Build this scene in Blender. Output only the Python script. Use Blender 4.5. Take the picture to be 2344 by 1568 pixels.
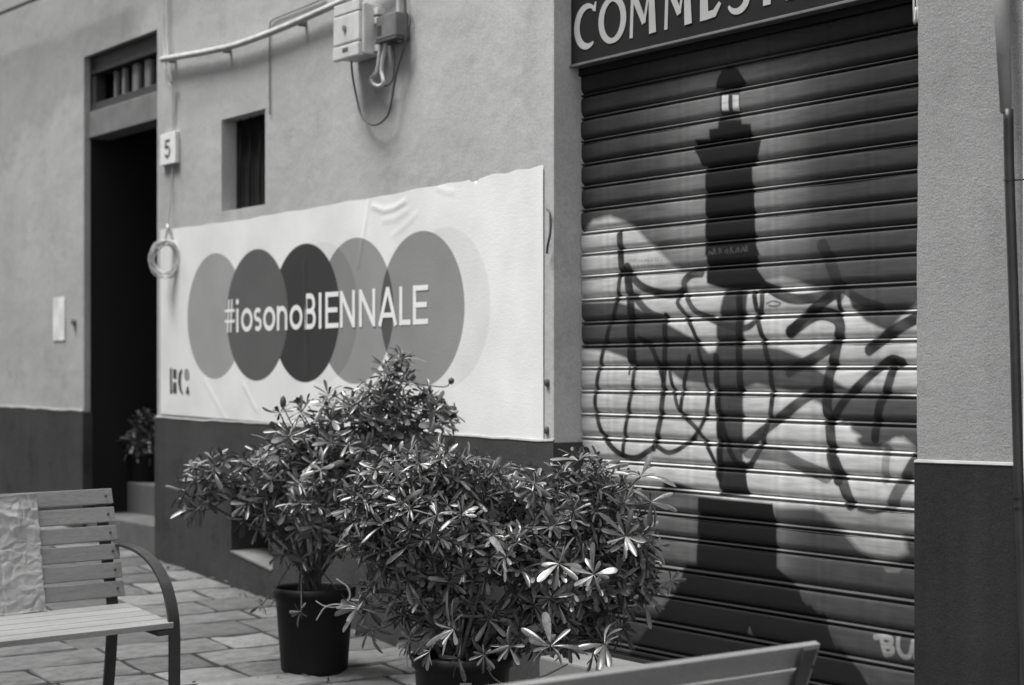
import bpy, bmesh, math, random
import numpy as np
from mathutils import Vector, Matrix
random.seed(7); rng = np.random.default_rng(7)
for o in list(bpy.data.objects): bpy.data.objects.remove(o)
scene = bpy.context.scene; COL = scene.collection
R = math.radians

# ------------------------------------------------------------------ camera
EYE = 1.42
FPX, VPX, HY, Z0 = 4000.0, -1700.0, 855.0, 8.5          # survey of the photograph at 2344 px width
PHI = math.atan((1172 - VPX) / FPX)
VIEW = np.array([-math.cos(PHI), math.sin(PHI), 0.]); RIGHT = np.array([math.sin(PHI), math.cos(PHI), 0.]); UP = np.array([0, 0, 1.])
CAM = -Z0 * VIEW + np.array([0, 0, EYE])
cd = bpy.data.cameras.new('camera'); co = bpy.data.objects.new('camera', cd); COL.objects.link(co)
co.location = CAM; co.rotation_euler = (R(90), 0, math.atan2(-VIEW[0], VIEW[1]))
cd.sensor_width = 36; cd.lens = FPX / 2344 * 36; cd.shift_y = (HY - 784) / 2344
cd.clip_start = .1; cd.clip_end = 400
cd.dof.use_dof = True; cd.dof.focus_distance = 6.9; cd.dof.aperture_fstop = 2.2
scene.camera = co

# ------------------------------------------------------------------ light: soft top light of a narrow street
SUN = Vector((-.16, -.36, 1.0)).normalized()
w = bpy.data.worlds.new('World'); scene.world = w; w.use_nodes = True
nt = w.node_tree; bg = nt.nodes['Background']
sky = nt.nodes.new('ShaderNodeTexSky'); sky.sky_type = 'NISHITA'; sky.sun_disc = False
sky.sun_elevation = math.asin(SUN.z); sky.sun_rotation = math.atan2(SUN.x, SUN.y)
bw = nt.nodes.new('ShaderNodeRGBToBW')                   # black and white film
nt.links.new(sky.outputs[0], bw.inputs[0]); nt.links.new(bw.outputs[0], bg.inputs[0]); bg.inputs[1].default_value = .10
ld = bpy.data.lights.new('sun', 'SUN'); ld.energy = 1.5; ld.angle = R(24); ld.color = (1, .995, .985)
lo = bpy.data.objects.new('sun', ld); COL.objects.link(lo); lo.location = (0, -4, 9); lo.rotation_euler = SUN.to_track_quat('Z', 'Y').to_euler()
vs = scene.view_settings; vs.view_transform = 'Standard'; vs.look = 'None'; vs.exposure = 2.12; vs.gamma = 1; vs.use_curve_mapping = False
scene.render.engine = 'CYCLES'

# ------------------------------------------------------------------ helpers
def px(x, y, d=0.0):
    """point of the plane Y=d seen at survey pixel x,y"""
    r = VIEW + (x - 1172) / FPX * RIGHT + (HY - y) / FPX * UP
    t = (d - CAM[1]) / r[1]; q = CAM + t * r
    return Vector(q)
def at(x, y, t): return Vector(CAM + t * (VIEW + (x - 1172) / FPX * RIGHT + (HY - y) / FPX * UP))
def ground(X): return -.065 * (X + 1.4)

def obj(name, me, mat=None, parent=None, ploc=None):
    o = bpy.data.objects.new(name, me); COL.objects.link(o)
    if mat is not None and not me.materials: me.materials.append(mat)
    if parent is not None:
        o.parent = parent
        if ploc is not None and parent.type == 'EMPTY': o.matrix_parent_inverse = Matrix.Translation(-Vector(ploc))
    return o
def pmesh(name, v, f, smooth=False):
    me = bpy.data.meshes.new(name); me.from_pydata([tuple(p) for p in v], [], f); me.update()
    if smooth: me.polygons.foreach_set('use_smooth', [True] * len(me.polygons))
    return me
def empty(name, loc, label, cat, group=None):
    o = bpy.data.objects.new(name, None); COL.objects.link(o); o.location = loc
    o.empty_display_size = .1; tag(o, label, cat, group); return o
def tag(o, label=None, cat=None, group=None, kind=None):
    if label: o['label'] = label
    if cat: o['category'] = cat
    if group: o['group'] = group
    if kind: o['kind'] = kind
    return o
def box_bm(bm, c, s, rot=None, bev=0.0, seg=2):
    t = bmesh.new(); bmesh.ops.create_cube(t, size=1)
    for v in t.verts: v.co = Vector((v.co.x * s[0], v.co.y * s[1], v.co.z * s[2]))
    if bev: bmesh.ops.bevel(t, geom=t.edges[:], offset=bev, segments=seg, affect='EDGES', profile=.6)
    m = Matrix.Translation(c) @ (rot.to_4x4() if rot else Matrix.Identity(4))
    t.transform(m); me = bpy.data.meshes.new('t'); t.to_mesh(me); bm.from_mesh(me); bpy.data.meshes.remove(me); t.free()
def box_mesh(name, c, s, rot=None, bev=0.0, seg=2):
    bm = bmesh.new(); box_bm(bm, c, s, rot, bev, seg); me = bpy.data.meshes.new(name); bm.to_mesh(me); bm.free(); return me
def boxmm(name, a, b, bev=0.0):
    a, b = Vector(a), Vector(b); return box_mesh(name, (a + b) / 2, (abs(b.x - a.x), abs(b.y - a.y), abs(b.z - a.z)), None, bev)
def spline(pts, n=8):
    P = [Vector(p) for p in pts]; out = []
    for i in range(len(P) - 1):
        p0 = P[i - 1] if i else P[0] * 2 - P[1]; p1, p2 = P[i], P[i + 1]; p3 = P[i + 2] if i + 2 < len(P) else P[-1] * 2 - P[-2]
        for k in range(n):
            t = k / n
            out.append(.5 * ((2 * p1) + (p2 - p0) * t + (2 * p0 - 5 * p1 + 4 * p2 - p3) * t * t + (3 * p1 - p0 - 3 * p2 + p3) * t ** 3))
    out.append(P[-1]); return out
def tube_data(pts, r, n=8, caps=True):
    P = [Vector(p) for p in pts]; V, F = [], []; m = len(P)
    rr = r if hasattr(r, '__len__') else [r] * m
    nrm = None
    for i in range(m):
        d = (P[min(i + 1, m - 1)] - P[max(i - 1, 0)]).normalized()
        if nrm is None: nrm = d.orthogonal().normalized()
        nrm = (nrm - d * nrm.dot(d)); nrm = nrm.normalized() if nrm.length > 1e-6 else d.orthogonal().normalized()
        b = d.cross(nrm)
        for k in range(n):
            a = 2 * math.pi * k / n; V.append(P[i] + (nrm * math.cos(a) + b * math.sin(a)) * rr[i])
    for i in range(m - 1):
        for k in range(n):
            k2 = (k + 1) % n; F.append((i * n + k, i * n + k2, (i + 1) * n + k2, (i + 1) * n + k))
    if caps: F.append(tuple(range(n))[::-1]); F.append(tuple(range((m - 1) * n, m * n)))
    return V, F
def tube(name, pts, r, n=8, smooth=True): v, f = tube_data(pts, r, n); return pmesh(name, v, f, smooth)
def join(parts):
    V, F = [], []
    for v, f in parts:
        o = len(V); V += list(v); F += [tuple(i + o for i in q) for q in f]
    return V, F
def lathe_data(prof, c, n=40):
    V, F = [], []
    for r, z in prof:
        for k in range(n):
            a = 2 * math.pi * k / n; V.append((c[0] + r * math.cos(a), c[1] + r * math.sin(a), c[2] + z))
    for i in range(len(prof) - 1):
        for k in range(n): F.append((i * n + k, i * n + (k + 1) % n, (i + 1) * n + (k + 1) % n, (i + 1) * n + k))
    return V, F

# ------------------------------------------------------------------ materials (monochrome, as on black and white film)
def N(nt, t, **kw):
    n = nt.nodes.new(t)
    for k, v in kw.items(): setattr(n, k, v)
    return n
def mat(name, col=.3, rough=.8, var=0.0, vscale=3.0, bump=0.0, bscale=60.0, bdist=.004, spec=.4, metal=0.0, fine=0.0, stretch=None, dirt=None, bump2=None, rand=False, streak=0.0, grain=0.0):
    m = bpy.data.materials.new(name); m.use_nodes = True; t = m.node_tree; p = t.nodes['Principled BSDF']
    p.inputs['Roughness'].default_value = rough; p.inputs['Specular IOR Level'].default_value = spec; p.inputs['Metallic'].default_value = metal
    L = t.links.new
    tc = N(t, 'ShaderNodeTexCoord'); vec = tc.outputs['Object']
    if stretch:
        mp = N(t, 'ShaderNodeMapping'); mp.inputs['Scale'].default_value = stretch; L(vec, mp.inputs[0]); vec = mp.outputs[0]
    cur = None
    def noise(sc, det=5, rg=.6):
        n = N(t, 'ShaderNodeTexNoise'); n.inputs['Scale'].default_value = sc; n.inputs['Detail'].default_value = det; n.inputs['Roughness'].default_value = rg; L(vec, n.inputs['Vector']); return n.outputs['Fac']
    base = N(t, 'ShaderNodeValue'); base.outputs[0].default_value = col; cur = base.outputs[0]
    def mulrange(cur, src, lo, hi, a=.3, b=.7):
        r = N(t, 'ShaderNodeMapRange'); r.inputs[1].default_value = a; r.inputs[2].default_value = b; r.inputs[3].default_value = lo; r.inputs[4].default_value = hi; L(src, r.inputs[0])
        k = N(t, 'ShaderNodeMath', operation='MULTIPLY'); L(cur, k.inputs[0]); L(r.outputs[0], k.inputs[1]); return k.outputs[0]
    if var: cur = mulrange(cur, noise(vscale), 1 - var, 1 + var)
    if fine: cur = mulrange(cur, noise(vscale * 45, 2), 1 - fine, 1 + fine)
    if dirt: cur = mulrange(cur, noise(dirt[0], 8, .7), 1 - dirt[1], 1, .30, .46)
    if streak:
        m2 = N(t, 'ShaderNodeMapping'); m2.inputs['Scale'].default_value = (5, 5, .35); L(tc.outputs['Object'], m2.inputs[0])
        n_ = N(t, 'ShaderNodeTexNoise'); n_.inputs['Scale'].default_value = 1.6; n_.inputs['Detail'].default_value = 6; L(m2.outputs[0], n_.inputs['Vector']); cur = mulrange(cur, n_.outputs['Fac'], 1 - streak, 1 + streak * .5, .35, .65)
    if grain: cur = mulrange(cur, noise(170, 1), 1 - grain, 1 + grain)
    if rand:                                            # each leaf its own tone
        g = N(t, 'ShaderNodeNewGeometry'); oi = N(t, 'ShaderNodeObjectInfo'); ad = N(t, 'ShaderNodeMath', operation='ADD'); L(g.outputs['Random Per Island'], ad.inputs[0]); L(oi.outputs['Random'], ad.inputs[1])
        fr_ = N(t, 'ShaderNodeMath', operation='FRACT'); L(ad.outputs[0], fr_.inputs[0]); pw = N(t, 'ShaderNodeMath', operation='POWER'); L(fr_.outputs[0], pw.inputs[0]); pw.inputs[1].default_value = 2.2; cur = mulrange(cur, pw.outputs[0], .55, 1.7, 0, 1)
    c = N(t, 'ShaderNodeCombineColor')
    for i in range(3): L(cur, c.inputs[i])
    L(c.outputs[0], p.inputs['Base Color'])
    if bump:
        b = N(t, 'ShaderNodeBump'); b.inputs['Strength'].default_value = bump; b.inputs['Distance'].default_value = bdist
        L(noise(bscale, 6, .65), b.inputs['Height'])
        if bump2:
            b2 = N(t, 'ShaderNodeBump'); b2.inputs['Strength'].default_value = bump2[1]; b2.inputs['Distance'].default_value = bump2[2]
            L(noise(bump2[0], 3), b2.inputs['Height']); L(b2.outputs[0], b.inputs['Normal'])
        L(b.outputs[0], p.inputs['Normal'])
    return m
M = {}
M['plaster'] = mat('plaster', .40, .9, .11, 1.1, .35, 70, .005, .2, fine=.07, dirt=(2.3, .20), bump2=(2.2, .5, .03), streak=.025, grain=.10)
def darken_above(m, p0, p1, k):
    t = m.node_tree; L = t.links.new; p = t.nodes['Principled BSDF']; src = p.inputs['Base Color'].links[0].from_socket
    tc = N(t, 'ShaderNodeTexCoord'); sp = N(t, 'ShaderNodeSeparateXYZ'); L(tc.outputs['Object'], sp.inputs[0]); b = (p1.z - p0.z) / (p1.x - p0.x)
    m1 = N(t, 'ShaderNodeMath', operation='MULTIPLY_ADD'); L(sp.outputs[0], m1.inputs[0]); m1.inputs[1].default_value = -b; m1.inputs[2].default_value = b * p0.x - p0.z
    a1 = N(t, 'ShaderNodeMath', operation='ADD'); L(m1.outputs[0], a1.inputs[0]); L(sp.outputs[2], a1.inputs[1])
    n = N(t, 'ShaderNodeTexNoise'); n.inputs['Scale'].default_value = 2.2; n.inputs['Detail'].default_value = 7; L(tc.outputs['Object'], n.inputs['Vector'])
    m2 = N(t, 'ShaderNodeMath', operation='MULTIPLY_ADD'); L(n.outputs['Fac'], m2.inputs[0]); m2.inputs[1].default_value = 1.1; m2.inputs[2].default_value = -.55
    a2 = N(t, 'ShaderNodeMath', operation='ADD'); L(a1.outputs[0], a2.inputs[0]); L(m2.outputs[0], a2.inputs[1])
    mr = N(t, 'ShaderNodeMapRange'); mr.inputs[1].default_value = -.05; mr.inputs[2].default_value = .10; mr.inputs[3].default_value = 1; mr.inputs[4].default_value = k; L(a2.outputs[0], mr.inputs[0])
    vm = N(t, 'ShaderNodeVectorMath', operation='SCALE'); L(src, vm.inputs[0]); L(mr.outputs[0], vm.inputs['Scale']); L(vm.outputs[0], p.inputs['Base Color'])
darken_above(M['plaster'], px(60, 330), px(190, 215), .80)  # plaster darker above a slanting, ragged line at the upper left
M['plaster_pillar'] = mat('plaster_pillar', .235, .92, .11, 1.8, .6, 130, .005, .2, fine=.10, dirt=(3.4, .22), bump2=(26, .4, .007), streak=.04, grain=.16)
M['plaster_rough'] = mat('plaster_rough', .27, .95, .3, 14, 1, 60, .02, .2, fine=.2)
M['dado'] = mat('dado', .054, .9, .16, 1.6, .4, 50, .006, .15, fine=.1, dirt=(3.2, .32), bump2=(3, .4, .02), streak=.08, grain=.12)
M['dado_pillar'] = mat('dado_pillar', .021, .85, .18, 1.6, .5, 130, .004, .15, fine=.12, bump2=(24, .35, .006), dirt=(3, .25), streak=.15, grain=.15)
M['dado_lit_edge'] = mat('dado_lit_edge', .30, .7, .2, 9, .3, 60, .004)
M['interior'] = mat('interior', .012, .95, .1, 2)
M['wood_dark'] = mat('wood_dark', .035, .7, .2, 4, .3, 40, .003, stretch=(1, 1, 6))
M['window_dark'] = mat('window_dark', .014, .85, .3, 6, spec=.15)
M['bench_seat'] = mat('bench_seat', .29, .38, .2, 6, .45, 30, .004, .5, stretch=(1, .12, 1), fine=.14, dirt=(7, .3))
M['wood_beam'] = mat('wood_beam', .16, .75, .2, 6, .3, 40, .003)
M['bar_paint'] = mat('bar_paint', .17, .6, .2, 5)
M['step_stone'] = mat('step_stone', .10, .75, .2, 5, .3, 60, .004)
M['marble'] = mat('marble', .17, .5, .2, 5, .2, 60, .003)
M['stone'] = mat('stone', .138, .62, .28, 5, .6, 38, .010, .35, fine=.12, dirt=(5, .25), bump2=(6, .6, .02))
M['stone_b'] = mat('stone_b', .18, .62, .24, 4, .6, 42, .010, .35, fine=.12, dirt=(6, .25), bump2=(7, .6, .02))
M['stone_c'] = mat('stone_c', .095, .62, .25, 6, .6, 40, .010, .35, fine=.12, dirt=(4, .25), bump2=(5, .6, .02))
M['joint'] = mat('joint', .018, .95, .3, 20, .8, 80, .01)
M['sign'] = mat('sign', .016, .7, .15, 4, .1, 90, .002, .12)
M['sign_letter'] = mat('sign_letter', .36, .55, .1, 6)
M['sign_edge'] = mat('sign_edge', .20, .4, .2, 8, metal=.4)
M['white_print'] = mat('white_print', .74, .7, .06, 8, .25, 60, .003)
M['black_print'] = mat('black_print', .05, .7, .2, 12)
M['grey_print'] = mat('grey_print', .25, .7, .15, 10)
M['plastic_white'] = mat('plastic_white', .52, .45, .14, 7, dirt=(9, .2))
M['plastic_grey'] = mat('plastic_grey', .15, .5, .2, 8)
M['conduit'] = mat('conduit', .45, .5, .15, 12, dirt=(12, .25))
M['cable_white'] = mat('cable_white', .50, .5, .15, 20)
M['cable_dark'] = mat('cable_dark', .07, .5, .1, 20)
M['plaque'] = mat('plaque', .66, .4, .08, 20)
M['paper'] = mat('paper', .72, .8, .06, 12, .2, 40, .004)
M['pipe_cover'] = mat('pipe_cover', .25, .8, .15, 5, .3, 60, .004, dirt=(6, .2))
M['pipe_metal'] = mat('pipe_metal', .03, .45, .3, 9, .3, 70, .003, metal=.3)
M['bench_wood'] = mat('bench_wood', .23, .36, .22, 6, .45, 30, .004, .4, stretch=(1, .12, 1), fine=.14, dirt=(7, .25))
M['bench_steel'] = mat('bench_steel', .045, .42, .25, 12, .15, 90, .002, .5, metal=.2)
M['bolt'] = mat('bolt', .12, .4, .1, 10, metal=.6)
M['pot'] = mat('pot', .010, .55, .3, 6, .1, 60, .002, .2, dirt=(5, .4))
M['soil'] = mat('soil', .03, .95, .4, 40, 1, 60, .02)
M['bark'] = mat('bark', .07, .85, .3, 40, .6, 90, .003)
M['twig_pale'] = mat('twig_pale', .45, .7, .2, 40)
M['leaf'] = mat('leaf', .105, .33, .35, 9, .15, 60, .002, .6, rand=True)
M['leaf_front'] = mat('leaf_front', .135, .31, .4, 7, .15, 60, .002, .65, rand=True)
M['leaf_dark'] = mat('leaf_dark', .05, .5, .3, 9)
M['bag'] = mat('bag', .36, .34, .2, 8, .25, 30, .005, .6)

t = M['bag'].node_tree; vo = N(t, 'ShaderNodeTexVoronoi'); vo.feature = 'DISTANCE_TO_EDGE'; vo.inputs['Scale'].default_value = 13; tcx = N(t, 'ShaderNodeTexCoord'); nx_ = N(t, 'ShaderNodeTexNoise'); nx_.inputs['Scale'].default_value = 6; t.links.new(tcx.outputs['Object'], nx_.inputs['Vector'])
mxv = N(t, 'ShaderNodeVectorMath', operation='MULTIPLY_ADD'); t.links.new(nx_.outputs['Color'], mxv.inputs[0]); mxv.inputs[1].default_value = (.25, .25, .25); t.links.new(tcx.outputs['Object'], mxv.inputs[2]); t.links.new(mxv.outputs[0], vo.inputs['Vector'])
bpv = N(t, 'ShaderNodeBump'); bpv.inputs['Strength'].default_value = .55; bpv.inputs['Distance'].default_value = .03; t.links.new(vo.outputs['Distance'], bpv.inputs['Height']); t.links.new(bpv.outputs[0], [n for n in t.nodes if n.type == 'BUMP' and n != bpv][0].inputs['Normal'])

# ================================================================== THE SETTING: street
G0, G1 = -40, 40
gm = pmesh('street', [(G0, -40, ground(G0) - .018), (G1, -40, ground(G1) - .018), (G1, 10, ground(G1) - .018), (G0, 10, ground(G0) - .018)], [(0, 1, 2, 3)])
street = tag(obj('street', gm, M['joint']), kind='structure')
def stone_mesh(seed):
    r = random.Random(seed); bm = bmesh.new(); bmesh.ops.create_cube(bm, size=1)
    for v in bm.verts:
        v.co.x += r.uniform(-.03, .03); v.co.y += r.uniform(-.025, .025)
    bmesh.ops.subdivide_edges(bm, edges=[e for e in bm.edges if abs(e.verts[0].co.z - e.verts[1].co.z) < .1], cuts=2, use_grid_fill=True)
    for v in bm.verts:
        edge = max(abs(v.co.x), abs(v.co.y)) > .44
        if v.co.z > 0:
            v.co.z = .5 - (.20 if edge else 0) + r.uniform(-.09, .09)
            if edge: v.co.x *= .985; v.co.y *= .99
        if edge: v.co.x += r.uniform(-.012, .012); v.co.y += r.uniform(-.008, .008)
    me = bpy.data.meshes.new('paving_stone'); bm.to_mesh(me); bm.free()
    me.polygons.foreach_set('use_smooth', [True] * len(me.polygons)); return me
sm = [[stone_mesh(i) for i in range(5)] for _ in range(3)]
for j, k in enumerate(('stone', 'stone_b', 'stone_c')):
    for me in sm[j]: me.materials.append(M[k])
r = random.Random(3); X = -6.2; rowi = 0
slope = math.atan(.065)
while X < 3.4:
    wd = r.uniform(.26, .38); y = -.0 - r.uniform(.0, .35)
    y0 = 0.0
    while y0 > -5.2:
        ln = r.uniform(.32, .66) if y0 < 0 else r.uniform(.2, .6)
        cx, cy = X + wd / 2, y0 - ln / 2
        t = co.location; dd = (Vector((cx, cy, 0)) - Vector((CAM[0], CAM[1], 0))); dep = dd.dot(Vector(VIEW)); lat = dd.dot(Vector(RIGHT))
        if dep > 3.5 and abs(lat / dep) < .36:
            o = bpy.data.objects.new('paving_stone', r.choice(r.choice(sm))); COL.objects.link(o); o.parent = street
            o.location = (cx, cy, ground(cx) - .03 + r.uniform(-.004, .003)); o.scale = (wd - .032, ln - .034, .06); o.rotation_euler = (r.uniform(-.008, .008), slope + r.uniform(-.008, .008), r.uniform(-.012, .012))
        y0 -= ln
    X += wd

# facade across the narrow street, unseen: added and shaped to shade the low sky
hs = [(x, x + 1.1, z, z + 1.9, .2) for x in (-15.5, -12.5, -9.5, -6.5, -3.5, -.5, 2.5) for z in (1.2, 4.8, 8.4)]
def opposite():
    xs_ = sorted(set([-18, 5.2] + [h[0] for h in hs] + [h[1] for h in hs])); zs_ = sorted(set([-1.5, 11.5] + [h[2] for h in hs] + [h[3] for h in hs])); V = []; F = []
    for i in range(len(xs_) - 1):
        for j in range(len(zs_) - 1):
            mx, mz = (xs_[i] + xs_[i + 1]) / 2, (zs_[j] + zs_[j + 1]) / 2; y = -7.45 if any(h[0] < mx < h[1] and h[2] < mz < h[3] for h in hs) else -7.3
            o = len(V); V += [(xs_[i], y, zs_[j]), (xs_[i + 1], y, zs_[j]), (xs_[i + 1], y, zs_[j + 1]), (xs_[i], y, zs_[j + 1])]; F.append((o, o + 1, o + 2, o + 3))
    o = len(V); V += [(5.2, -7.3, -1.5), (5.2, -15, -1.5), (5.2, -15, 11.5), (5.2, -7.3, 11.5), (-18, -15, 11.5), (-18, -7.3, 11.5), (-18, -7.3, -1.5), (-18, -15, -1.5)]; F += [(o, o + 1, o + 2, o + 3), (o + 3, o + 2, o + 4, o + 5), (o + 6, o + 7, o + 4, o + 5)]
    o = len(V); V += [(-18, -7.3, 11.5), (-4.5, -7.3, 11.5), (-4.5, -7.3, 16.5), (-18, -7.3, 16.5), (-4.5, -15, 11.5), (-4.5, -15, 16.5)]; F += [(o, o + 1, o + 2, o + 3), (o + 1, o + 4, o + 5, o + 2)]  # taller left block, added to darken the left end of the wall
    return pmesh('added_shade_facade', V, F)
tag(obj('added_shade_facade', opposite(), mat('opposite_plaster', .22, .9, .1, 1.5, .3, 50, .006)), kind='structure')

# ================================================================== BUILDING FACADE
TOP = 7.0; B = -1.2
DL, DR = -5.42, -4.125; DT = EYE + 2.335              # doorway
WL, WR, WB, WT = -3.153, -2.563, EYE + 1.025, EYE + 1.605   # small window
SL, SR = .338, 2.545; ST = EYE + 2.35                # shop opening
NL, NR, NB, NT_ = -2.99, -2.44, EYE - 1.19, EYE - .70  # low niche in the dado
bloc = (-2, 0, ground(-2))
bld = empty('old_building', bloc, 'old plastered building with dark painted base, open doorway and closed shop front', 'building')
def part(name, me, m, parent=bld, label=None):
    o = obj(name, me, m)
    if parent is bld: o.parent = bld; o.matrix_parent_inverse = Matrix.Translation(-Vector(bloc))
    else: o.parent = parent
    if label: o['label'] = label
    return o
def sheet(xs, zs, holes, y, rev=.3, zmap=None, thick=None):
    """wall sheet at Y=y with rectangular openings and their reveals"""
    V, F, idx = [], [], {}
    def vid(x, z, yy):
        k = (round(x, 4), round(z, 4), round(yy, 4))
        if k not in idx: idx[k] = len(V); V.append((x, yy, zmap(x, z) if zmap else z))
        return idx[k]
    xs = sorted(set(xs + [h[0] for h in holes] + [h[1] for h in holes])); zs = sorted(set(zs + [h[2] for h in holes] + [h[3] for h in holes]))
    for i in range(len(xs) - 1):
        for j in range(len(zs) - 1):
            mx, mz = (xs[i] + xs[i + 1]) / 2, (zs[j] + zs[j + 1]) / 2
            if any(h[0] < mx < h[1] and h[2] < mz < h[3] for h in holes): continue
            F.append((vid(xs[i], zs[j], y), vid(xs[i + 1], zs[j], y), vid(xs[i + 1], zs[j + 1], y), vid(xs[i], zs[j + 1], y)))
    for h in holes:
        d = y + (h[4] if len(h) > 4 else rev)
        for (xa, za, xb, zb) in ((h[0], h[2], h[0], h[3]), (h[0], h[3], h[1], h[3]), (h[1], h[3], h[1], h[2]), (h[1], h[2], h[0], h[2])):
            F.append((vid(xa, za, y), vid(xb, zb, y), vid(xb, zb, d), vid(xa, za, d)))
    if thick:
        x0, x1, z0, z1 = xs[0], xs[-1], zs[0], zs[-1]
        for (xa, za, xb, zb) in ((x0, z1, x1, z1), (x0, z0, x0, z1), (x1, z0, x1, z1)):
            F.append((vid(xa, za, y), vid(xb, zb, y), vid(xb, zb, y + thick), vid(xa, za, y + thick)))
    return V, F
v, f = sheet([-14, SL], [B, TOP], [(DL, DR, B, DT, .05), (WL, WR, WB, WT, .12), (NL, NR, NB, NT_, .30)], 0)
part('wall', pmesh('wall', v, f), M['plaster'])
v, f = sheet([SL, SR], [ST, TOP], [], 0); f.append((len(v), len(v) + 1, len(v) + 2, len(v) + 3)); v += [(SL, 0, ST), (SR, 0, ST), (SR, .4, ST), (SL, .4, ST)]
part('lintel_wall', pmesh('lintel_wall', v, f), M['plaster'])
# pillar to the right of the shop with a slightly worn edge
nz = 150; zz = np.linspace(B, TOP, nz); V = []; F = []
edge = [SR + .0035 * math.sin(z * 3.1) + .004 * (random.random() - .5) + (.010 * max(0, 1 - abs(z - (EYE - .60)) / .05)) + (.008 * max(0, 1 - abs(z - (EYE + .26)) / .03)) for z in zz]
for z, e in zip(zz, edge):
    V += [(e, .32, z), (e, .012, z), (e + .012, 0, z), (3.03, 0, z)]
for i in range(nz - 1):
    for k in range(3): a = i * 4 + k; F.append((a, a + 1, a + 5, a + 4))
part('pillar', pmesh('pillar', V, F, True), M['plaster_pillar'], label='darker rendered pillar beside the shutter')
part('rough_wall', pmesh('rough_wall', [(3.03, .02, B), (9, .02, B), (9, .02, TOP), (3.03, .02, TOP)], [(0, 1, 2, 3)]), M['plaster_rough'])
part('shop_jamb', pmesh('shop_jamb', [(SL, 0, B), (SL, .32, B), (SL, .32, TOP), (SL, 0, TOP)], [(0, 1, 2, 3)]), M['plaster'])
# dado (painted base), proud of the wall
def zt(x): return EYE + np.interp(x, [-14, -5.42, -4.12, .34, 2.5, 3.03], [-.25, -.281, -.302, -.322, -.326, -.323])
def dado(name, x0, x1, holes, m, y=-.014):
    xs = list(np.linspace(x0, x1, max(2, int((x1 - x0) / .12))))
    jit = {round(x, 4): .008 * (random.random() - .5) for x in xs}
    zm = lambda x, z: (zt(x) + jit.get(round(x, 4), 0)) if z > 1.05 else z
    v, f = sheet(xs, [B, 1.1], holes, y, .30, zm)
    n = len(xs); o = len(v)                                   # uneven top ledge, its top-lit highlight painted pale
    for x in xs: z = zt(x) + jit[round(x, 4)]; v += [(x, y, z), (x, y - .003, z + .003), (x, y, z + .011), (x, .0, z + .013)]
    led = []
    for i in range(n - 1):
        for k in range(3): a = o + i * 4 + k; led.append((a, a + 4, a + 5, a + 1))
    o1 = part(name, pmesh(name, v[:o], f), m)
    ov = v[o:]; of = [tuple(q - o for q in t) for t in led]
    part('ledge', pmesh('ledge', ov, of), M['dado_lit_edge'], o1)
    for xe in (x0, x1): pass
    return o1
dado('dado', -14, DL, [], M['dado'])
dado('dado', DR, SL + .014, [(NL + .002, NR - .002, NB + .002, NT_ - .002, .3)], M['dado'])
dado('dado', SR + .008, 3.02, [], M['dado_pillar'])
part('jamb_dado', boxmm('jamb_dado', (SL + .001, -.0139, B), (SL + .013, .2, zt(SL) - .004)), M['dado'])
part('jamb_dado', boxmm('jamb_dado', (DR - .013, -.0135, B), (DR - .002, .06, zt(DR) - .004)), M['dado'])
part('jamb_dado', boxmm('jamb_dado', (DL + .002, -.0135, B), (DL + .013, .06, zt(DL) - .004)), M['dado'])
# niche: dark back and pale sloping sill
nb = part('niche_back', pmesh('niche_back', [(NL, .29, NB), (NR, .29, NB), (NR, .29, NT_), (NL, .29, NT_)], [(0, 1, 2, 3)]), M['interior'])
a, b_ = px(533, 1259), px(626, 1303)
sv = [(a.x, -.018, a.z), (b_.x, -.018, b_.z), (b_.x, .28, b_.z + .004), (a.x, .28, a.z + .004), (a.x, -.018, a.z - .012), (b_.x, -.018, b_.z - .012), (b_.x, .28, b_.z - .2), (a.x, .28, a.z - .2)]
part('sill', pmesh('sill', sv, [(0, 1, 2, 3), (4, 5, 1, 0), (0, 3, 7, 4), (1, 5, 6, 2)]), M['marble'])
part('apron', pmesh('apron', [(NL, -.0142, a.z - .0115), (NL, -.0142, NB - .02), (NR, -.0142, NB - .02), (NR, -.0142, b_.z - .0115)], [(0, 1, 2, 3)]), M['dado'])
# small window: recessed board and frame
wp = part('window', boxmm('window', (WL, .105, WB), (WR, .13, WT)), M['window_dark'])
for k in range(4):
    x = WL + (WR - WL) * (k + .7) / 4.4; part('bar', tube('bar', [(x, .085, WB), (x, .085, WT)], .007, 8), M['window_dark'], wp)
# doorway: frame, transom with bars, dark hall, steps
part('hall', pmesh('hall', [(DL - .001, .0, B), (DL - .001, 3, B), (DL - .001, 3, DT + .01), (DL - .001, .05, DT + .01), (DR + .001, .05, B), (DR + .001, 3, B), (DR + .001, 3, DT + .01), (DR + .001, .05, DT + .01), (DL - .001, .05, B)],
     [(8, 1, 2, 3), (4, 5, 6, 7), (1, 5, 6, 2), (3, 2, 6, 7)]), M['interior'])
tb0, tb1 = EYE + 1.735, EYE + 1.93
fr = part('door_frame', boxmm('door_frame', (DL + .002, .05, DT - .13), (DR - .002, .14, DT - .002), .006), M['wood_dark'])
part('beam', boxmm('beam', (DL + .002, .03, tb0), (DR - .002, .20, tb1), .008), M['wood_beam'], fr)
part('rail', boxmm('rail', (DL + .002, .05, tb1 + .001), (DR - .002, .14, tb1 + .06), .006), M['wood_dark'], fr)
for xx in (DL + .04, DR - .04): part('stile', boxmm('stile', (xx - .038, .06, tb1 + .061), (xx + .038, .14, DT - .131), .005), M['wood_dark'], fr)
for k, (xx, ww) in enumerate([(-5.06, .035), (-4.91, .05), (-4.70, .10), (-4.49, .10), (-4.29, .10)]):
    part('bar', boxmm('bar', (xx - ww / 2, .09, tb1 + .062), (xx + ww / 2, .125, DT - .14), .008), M['bar_paint'], fr)
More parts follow.
